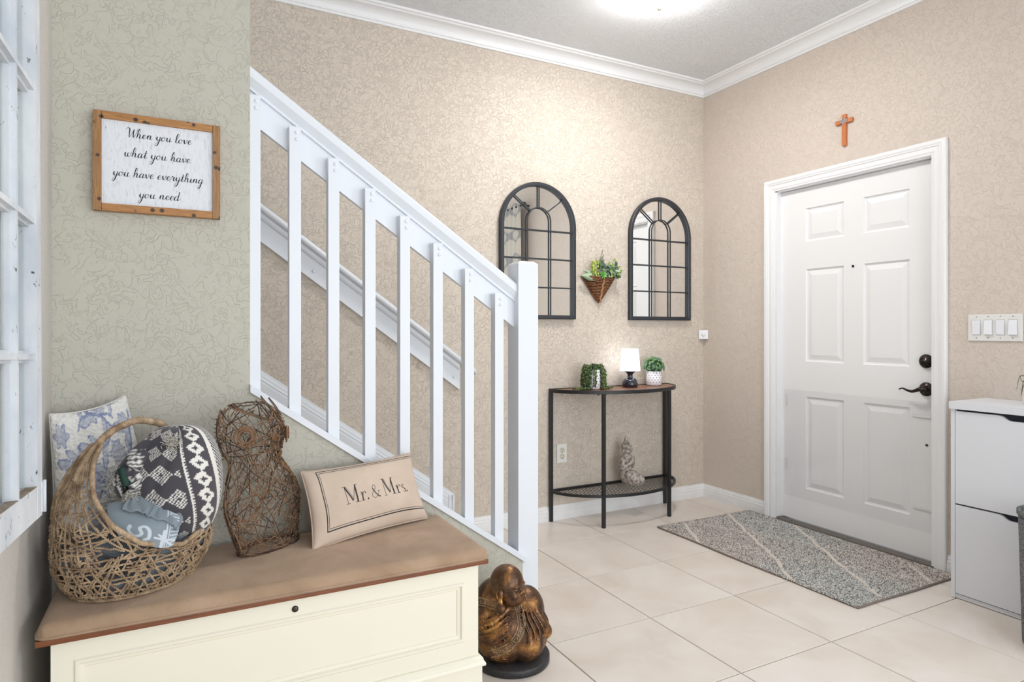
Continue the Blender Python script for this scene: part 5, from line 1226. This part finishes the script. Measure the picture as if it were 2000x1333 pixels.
for q in range(470):
    ph = rs.uniform(0, 2*pi) if q % 3 == 0 else rs.uniform(0.0, pi); v = rs.uniform(0.0, 0.44); dph = rs.uniform(-1.3, 1.3); dv = rs.uniform(-0.14, 0.14); pts = []
    for i in range(9):
        t = i/8; vv = v+dv*t
        if vv < 0.0 or vv > 0.452: break
        pts.append(opt(ph+dph*t, vv, rs.uniform(-.003, .003)-0.010*math.sin(pi*t)))
    if len(pts) < 4: continue
    r0 = rs.uniform(0.0007, 0.0015); k = rs.choice([0, 0, 1, 2])
    if cnt < 270: mb = MB(); mb.tube(catmull(pts, 2), r0, 5); mb.build('twig', tw[k], ow, fix=False); cnt += 1
    else: stuff[k].tube(catmull(pts, 2), r0, 5)
for ph0 in (0.0, pi, 0.15, pi-0.15, pi*1.5, pi/2):       # bundled edges
    for q in range(5 if ph0 in (0.0, pi) else 1): stuff[q % 3].tube(catmull([opt(ph0+rs.uniform(-.12, .12), v, rs.uniform(-.002, .004)) for v in [0.0+0.046*i for i in range(10)]], 3), rs.uniform(.0010, .0018), 5)
for v in (0.0, 0.004, 0.008, 0.30, 0.445):
    for q in range(2): stuff[q % 3].tube([opt(2*pi*i/40, v+rs.uniform(-.002, .002)*math.sin(i), rs.uniform(-.001, .003)) for i in range(40)], 0.0015, 5, closed=True)
for q in range(160):   # little broken side sprigs
    p = opt(rs.uniform(0, 2*pi), rs.uniform(0, .45), .001); d = Vector((rs.gauss(0, 1), rs.gauss(0, 1), rs.gauss(0, 1))).normalized(); stuff[q % 3].tube([p, p+d*rs.uniform(.006, .018)], [.0010, .0005], 4)
for k, s_ in enumerate(stuff):
    o = s_.build('fine_twigs', tw[k], ow, fix=False); o['kind'] = 'stuff'
for sgn, ph_a, u0 in ((-1, 2.75, -0.036), (1, 0.45, 0.140)):      # pointed ear tufts
    for q in range(7):
        a_ = opt(ph_a+rs.uniform(-.35, .35), 0.405+rs.uniform(-.01, .01), .002); tip = OC+OU*u0+Vector((0, 0, 0.438 if sgn < 0 else 0.458))-ON*0.03+Vector((rs.uniform(-.003, .003), 0, rs.uniform(-.004, .004)))
        MB().tube(catmull([a_, (a_+tip)/2+OU*sgn*0.004, tip], 4), rs.uniform(.0010, .0017), 5).build('ear_twig', tw[q % 3], ow, fix=False)
def coil(c, nrm_, R0, turns, r_, name, sq=1.0, cone=0):
    nrm_ = nrm_.normalized(); a = Vector((0, 0, 1)).cross(nrm_).normalized(); b = nrm_.cross(a); pts = []
    for i in range(turns*18+1):
        t = i/18; rr_ = (R0*(0.62+0.38*((i*7919) % 97)/97*0.5+0.19*math.sin(t*2.3)) if not cone else R0*(1-0.8*t/turns)); th = 2*pi*t
        pts.append(c+a*rr_*math.cos(th)*sq+b*rr_*math.sin(th)+nrm_*(cone*t/turns+0.003*math.sin(t*5)))
    MB().tube(pts, r_, 5).build(name, tw[2], ow, fix=False)
def onorm(ph, v): return (opt(ph, v, 0.01)-opt(ph, v, 0)).normalized()
def ring_eye(ph, v, R0):
    c = opt(ph, v, 0.008); n_ = onorm(ph, v)
    for k in range(9):
        rr_ = R0*rs.uniform(0.62, 1.05); cc_ = c+Vector((rs.uniform(-.003, .003), 0, rs.uniform(-.003, .003)))+n_*rs.uniform(-.003, .004); a = Vector((0, 0, 1)).cross(n_).normalized(); b = n_.cross(a)
        MB().tube([cc_+a*rr_*math.cos(2*pi*i/28)+b*rr_*rs.uniform(.97, 1.03)*math.sin(2*pi*i/28) for i in range(28)], rs.uniform(.0010, .0016), 5, closed=True).build('eye_ring', tw[2], ow, fix=False)
phL = pi-1.02; phR = 0.70
ring_eye(phL, 0.357, 0.029); ring_eye(phR, 0.343, 0.027)
coil(opt(1.32, 0.346, 0.002), onorm(1.32, 0.346)+Vector((0, 0, -0.3)), 0.017, 6, 0.0014, 'beak', 1.0, 0.026)
for q in range(4):
    MB().tube(catmull([opt(pi, 0.446+.002*q, 0.010), opt(2.3, 0.432+.002*q, 0.012), opt(1.45, 0.396+.002*q, 0.012)], 5), 0.0019, 5).build('brow_twig', tw[q % 2], ow, fix=False)
    MB().tube(catmull([opt(1.40, 0.396+.002*q, 0.012), opt(1.10, 0.42+.002*q, 0.012), opt(0.75, 0.462+.002*q, 0.010)], 5), 0.0019, 5).build('brow_twig', tw[q % 2], ow, fix=False)
    MB().tube(catmull([opt(1.62, 0.405, 0.004+.002*q), opt(1.55, 0.43+.002*q, 0.006), opt(1.35, 0.458, 0.002)], 5), 0.0014, 5).build('brow_twig', tw[1], ow, fix=False)

# ------------------------------------------------------------------ bronze monk statue
sm = thing('monk_statue', 'bronze crouching laughing monk statue on black round base beside the bench', 'statue', (1.037, 1.98, 0))
RT = Vector((math.cos(YAW), -math.sin(YAW), 0)); FW = Vector((math.sin(YAW), math.cos(YAW), 0)); SC = Vector((1.037, 1.980, 0))
def sp(x, y, z): return SC+RT*x+FW*y+Vector((0, 0, z))
def bronze_mat():
    m, N, L, B = nmat('aged_bronze_gilt'); v = coord(N, L); n = noise(N, L, 16, 6, 0.65, 0.6, v)
    r = ramp(N, [(0.34, srgb(72, 56, 47)), (0.50, srgb(110, 82, 62)), (0.61, srgb(152, 108, 64)), (0.72, srgb(210, 170, 108))]); L.new(n.outputs[0], r.inputs[0])
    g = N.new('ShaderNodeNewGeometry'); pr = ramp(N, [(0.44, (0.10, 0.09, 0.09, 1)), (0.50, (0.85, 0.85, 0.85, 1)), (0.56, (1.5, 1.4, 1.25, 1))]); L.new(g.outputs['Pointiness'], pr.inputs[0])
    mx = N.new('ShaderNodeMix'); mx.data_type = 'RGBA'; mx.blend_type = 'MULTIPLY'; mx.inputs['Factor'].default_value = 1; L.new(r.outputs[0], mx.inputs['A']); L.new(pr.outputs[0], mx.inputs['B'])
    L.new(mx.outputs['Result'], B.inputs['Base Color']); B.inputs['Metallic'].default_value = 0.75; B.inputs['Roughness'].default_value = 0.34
    n2 = noise(N, L, 70, 4, 0.6, 0.5, v); bump(N, L, B, n2.outputs[0], 0.6, 0.004); return m
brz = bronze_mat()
MB().lathe([(0.0, 0), (0.130, 0), (0.133, 0.004), (0.133, 0.022), (0.129, 0.027), (0.0, 0.027)], SC, 64, cap=False).build('round_base', mat('black_base', srgb(26, 26, 28), 0.45, var=srgb(48, 48, 50), vscale=120, bscale=150, bstr=0.3), sm)
mb = MB()
BALLS = [(0.0, 0.0, .122, .124, .110, .104), (-.055, .022, .190, .078, .075, .088), (.050, .012, .165, .066, .075, .088), (-.028, -.055, .085, .088, .058, .066), (.045, -.045, .085, .068, .062, .066),
         (-.090, -.035, .150, .040, .045, .055), (.0, -.02, .215, .055, .05, .04), (.122, .0, .100, .020, .020, .026), (.095, .01, .075, .03, .05, .045)]
for x, y, z, a, b, c in BALLS:
    t = MB().ball((0, 0, 0), (a, b, c), 32, 22); mb.add([sp(x+p[0], y+p[1], z+p[2]) for p in t.v], t.f, smooth=True)
def el(az, z, o=0.0):   # point near the lower robe surface
    k = math.sqrt(max(0.02, 1-((z-.122)/.108)**2)); return sp((.126+o)*k*math.sin(az), -(.118+o)*k*math.cos(az), z)
for q in range(10):      # drapery ridges sweeping from lower left up to the right
    z0 = 0.022+q*0.014+0.004*math.sin(q*5); mb.tube(catmull([el(-1.7, z0-.010, .002), el(-1.15, z0+.004, .003), el(-0.6, z0+.030, .004), el(-0.1, z0+.075, .002)], 6), [0.0028+0.0030*math.sin(pi*i/18)*(1+0.4*math.sin(q*3)) for i in range(19)], 8)
for q in range(7):      # long vertical folds on the right side
    a0_ = 0.42+q*0.19; mb.tube(catmull([sp(.050+.004*q, -.03+.008*q, .235-.006*q), el(a0_*0.9, .19, .004), el(a0_+.05, .125, .003), el(a0_-.06, .06, .002), el(a0_-.22, .032, .0)], 5), 0.0036, 8)
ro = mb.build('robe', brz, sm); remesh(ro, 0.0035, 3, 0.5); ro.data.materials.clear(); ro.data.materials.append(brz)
# head: skull, jaw, brow, nose, cheeks, lips as one skin
FD = (0.84, -0.54)   # direction the face looks, in (right, away)
hc_ = (-0.012, -0.040, 0.268)
def hp(f, s_, z):    # forward, sideways (towards camera-left), up in head space, head bowed
    f, s_, z = f*1.13, s_*1.13, z*1.13; fz_ = f*0.99-z*0.10; zz = z*0.99+f*0.10; return (hc_[0]+FD[0]*fz_+FD[1]*s_, hc_[1]+FD[1]*fz_-FD[0]*s_, hc_[2]+zz)
mb = MB()
def hb_(f, s_, z, r_):
    t = MB().ball((0, 0, 0), r_, 22, 16); mb.add([sp(*hp(f+p[0], s_+p[1], z+p[2])) for p in t.v], t.f, smooth=True)
hb_(-.004, 0, .014, (.054, .050, .056)); hb_(.010, 0, -.020, (.042, .040, .036)); hb_(.020, 0, -.036, (.026, .026, .018))
for s_ in (-1, 1):
    hb_(.032, s_*.020, -.014, (.015, .015, .014)); hb_(.041, s_*.016, .012, (.010, .014, .0050)); hb_(.042, s_*.016, .002, (.005, .009, .0035)); hb_(.0, s_*.048, -.006, (.012, .006, .018))
    hb_(.002, s_*.050, -.028, (.008, .006, .016)); hb_(.004, s_*.050, -.046, (.014, .013, .015))
hb_(.050, 0, -.006, (.010, .009, .008)); hb_(.050, .008, -.009, (.005, .005, .005)); hb_(.050, -.008, -.009, (.005, .005, .005)); hb_(.042, 0, -.020, (.010, .019, .0042)); hb_(.037, 0, -.036, (.009, .014, .0045))
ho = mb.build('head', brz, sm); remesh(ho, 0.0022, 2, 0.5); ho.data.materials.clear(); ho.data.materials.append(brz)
dkb = mat('bronze_dark_recess', srgb(30, 22, 18), 0.5, 0.4)
t = MB().ball((0, 0, 0), (.0060, .012, .0062), 14, 10); MB().add([sp(*hp(.042+p[0], p[1], -.028+p[2])) for p in t.v], t.f, smooth=True).build('open_mouth', dkb, ho)
for s_ in (-1, 1):
    t = MB(); t.tube([hp(.046, s_*.008, .006), hp(.0455, s_*.016, .0035), hp(.040, s_*.024, .006)], 0.0011, 6); MB().add([sp(*p) for p in t.v], t.f, smooth=True).build('eye_line', dkb, ho)
    t = MB(); t.tube([hp(.003+.008*math.cos(k*.5), s_*.056, -.006+.014*math.sin(k*.5)) for k in range(9)], 0.0026, 6); MB().add([sp(*p) for p in t.v], t.f, smooth=True).build('ear_rim', brz, ho)
# meander borders pressed on to the robe
dg = bpy.context.evaluated_depsgraph_get(); bv = BVHTree.FromObject(ro, dg); roff = Vector(OFF[ro.name])
def onrobe(p, o=0.001):
    src = Vector(p)-FW*0.3; h, n_, i_, d_ = bv.ray_cast(src-roff, FW)
    if h is None: h, n_, i_, d_ = bv.find_nearest(Vector(p)-roff)
    return h+roff+n_*o
def meander(path, wd, name):
    pts = catmull(path, 8); cum = [0]
    for a, b in zip(pts, pts[1:]): cum.append(cum[-1]+(b-a).length)
    tot = cum[-1]
    def at(s_, w_):
        s_ = max(0, min(tot*0.9999, s_)); j = next(k for k in range(len(cum)-1) if cum[k+1] > s_); t = (s_-cum[j])/(cum[j+1]-cum[j]); p = pts[j].lerp(pts[j+1], t); d = (pts[j+1]-pts[j]).normalized(); q_ = Vector((d.z*-1, 0, d.x)) if False else None
        sx__ = Vector((0, 0, 0)); dl = Vector((d.dot(RT), d.z)); nl = Vector((-dl.y, dl.x)).normalized(); return onrobe(p+RT*nl.x*w_+Vector((0, 0, nl.y*w_)), 0.0008)
    mb = MB()
    for e in (-wd/2, wd/2): mb.tube([at(tot*i/70, e) for i in range(71)], 0.0024, 6)
    nk = int(tot/(wd*0.95)); Lk = tot/nk; h = wd/2*0.70
    for k in range(nk):
        s0 = k*Lk+Lk*0.08; e = Lk*0.84; key = [(0, -h), (0, h), (e, h), (e, -h*0.62), (e*0.32, -h*0.62), (e*0.32, h*0.40), (e*0.66, h*0.40), (e*0.66, -h*0.12)]
        q_ = []
        for (a, b), (c, d) in zip(key, key[1:]): q_ += [(a+(c-a)*t/3, b+(d-b)*t/3) for t in range(3)]
        q_.append(key[-1]); mb.tube([at(s0+a, b) for a, b in q_], 0.0017, 5)
    mb.build(name, mat('bronze_border_'+name, srgb(176, 152, 122), 0.35, 0.6, var=srgb(112, 84, 60), vscale=60), sm)
cz = lambda z, ly: 1.155-(1.155-z)*(1+ly/2.235)
main = [(0.004, .222), (0.020, .195), (0.030, .160), (0.032, .126), (0.020, .092), (-0.002, .063), (-0.034, .040), (-0.072, .022)]
meander([sp(x, -.1, cz(z, -.1)*0.90+0.004) for x, z in main], 0.024, 'robe_border')
meander([sp(x, -.06, cz(z, -.06)) for x, z in [(-.118, .186), (-.090, .190), (-.058, .184), (-.040, .178)]], 0.022, 'collar_border')
# relief scrollwork on the left sleeve
rs = random.Random(3); mb = MB()
for q in range(34):
    c0x, c0z, r0 = rs.uniform(-.11, .10), rs.uniform(.05, .20), rs.uniform(.004, .010); a = rs.uniform(0, 6)
    if abs(c0x-.02) < .02: c0x -= .05
    mb = MB(); mb.tube([onrobe(sp(c0x+r0*(1-k/16)*math.cos(a+k*.55), -.1, c0z+r0*(1-k/16)*math.sin(a+k*.55)), -.0006) for k in range(13)], 0.0018, 5); mb.build('scroll_relief', brz, sm)
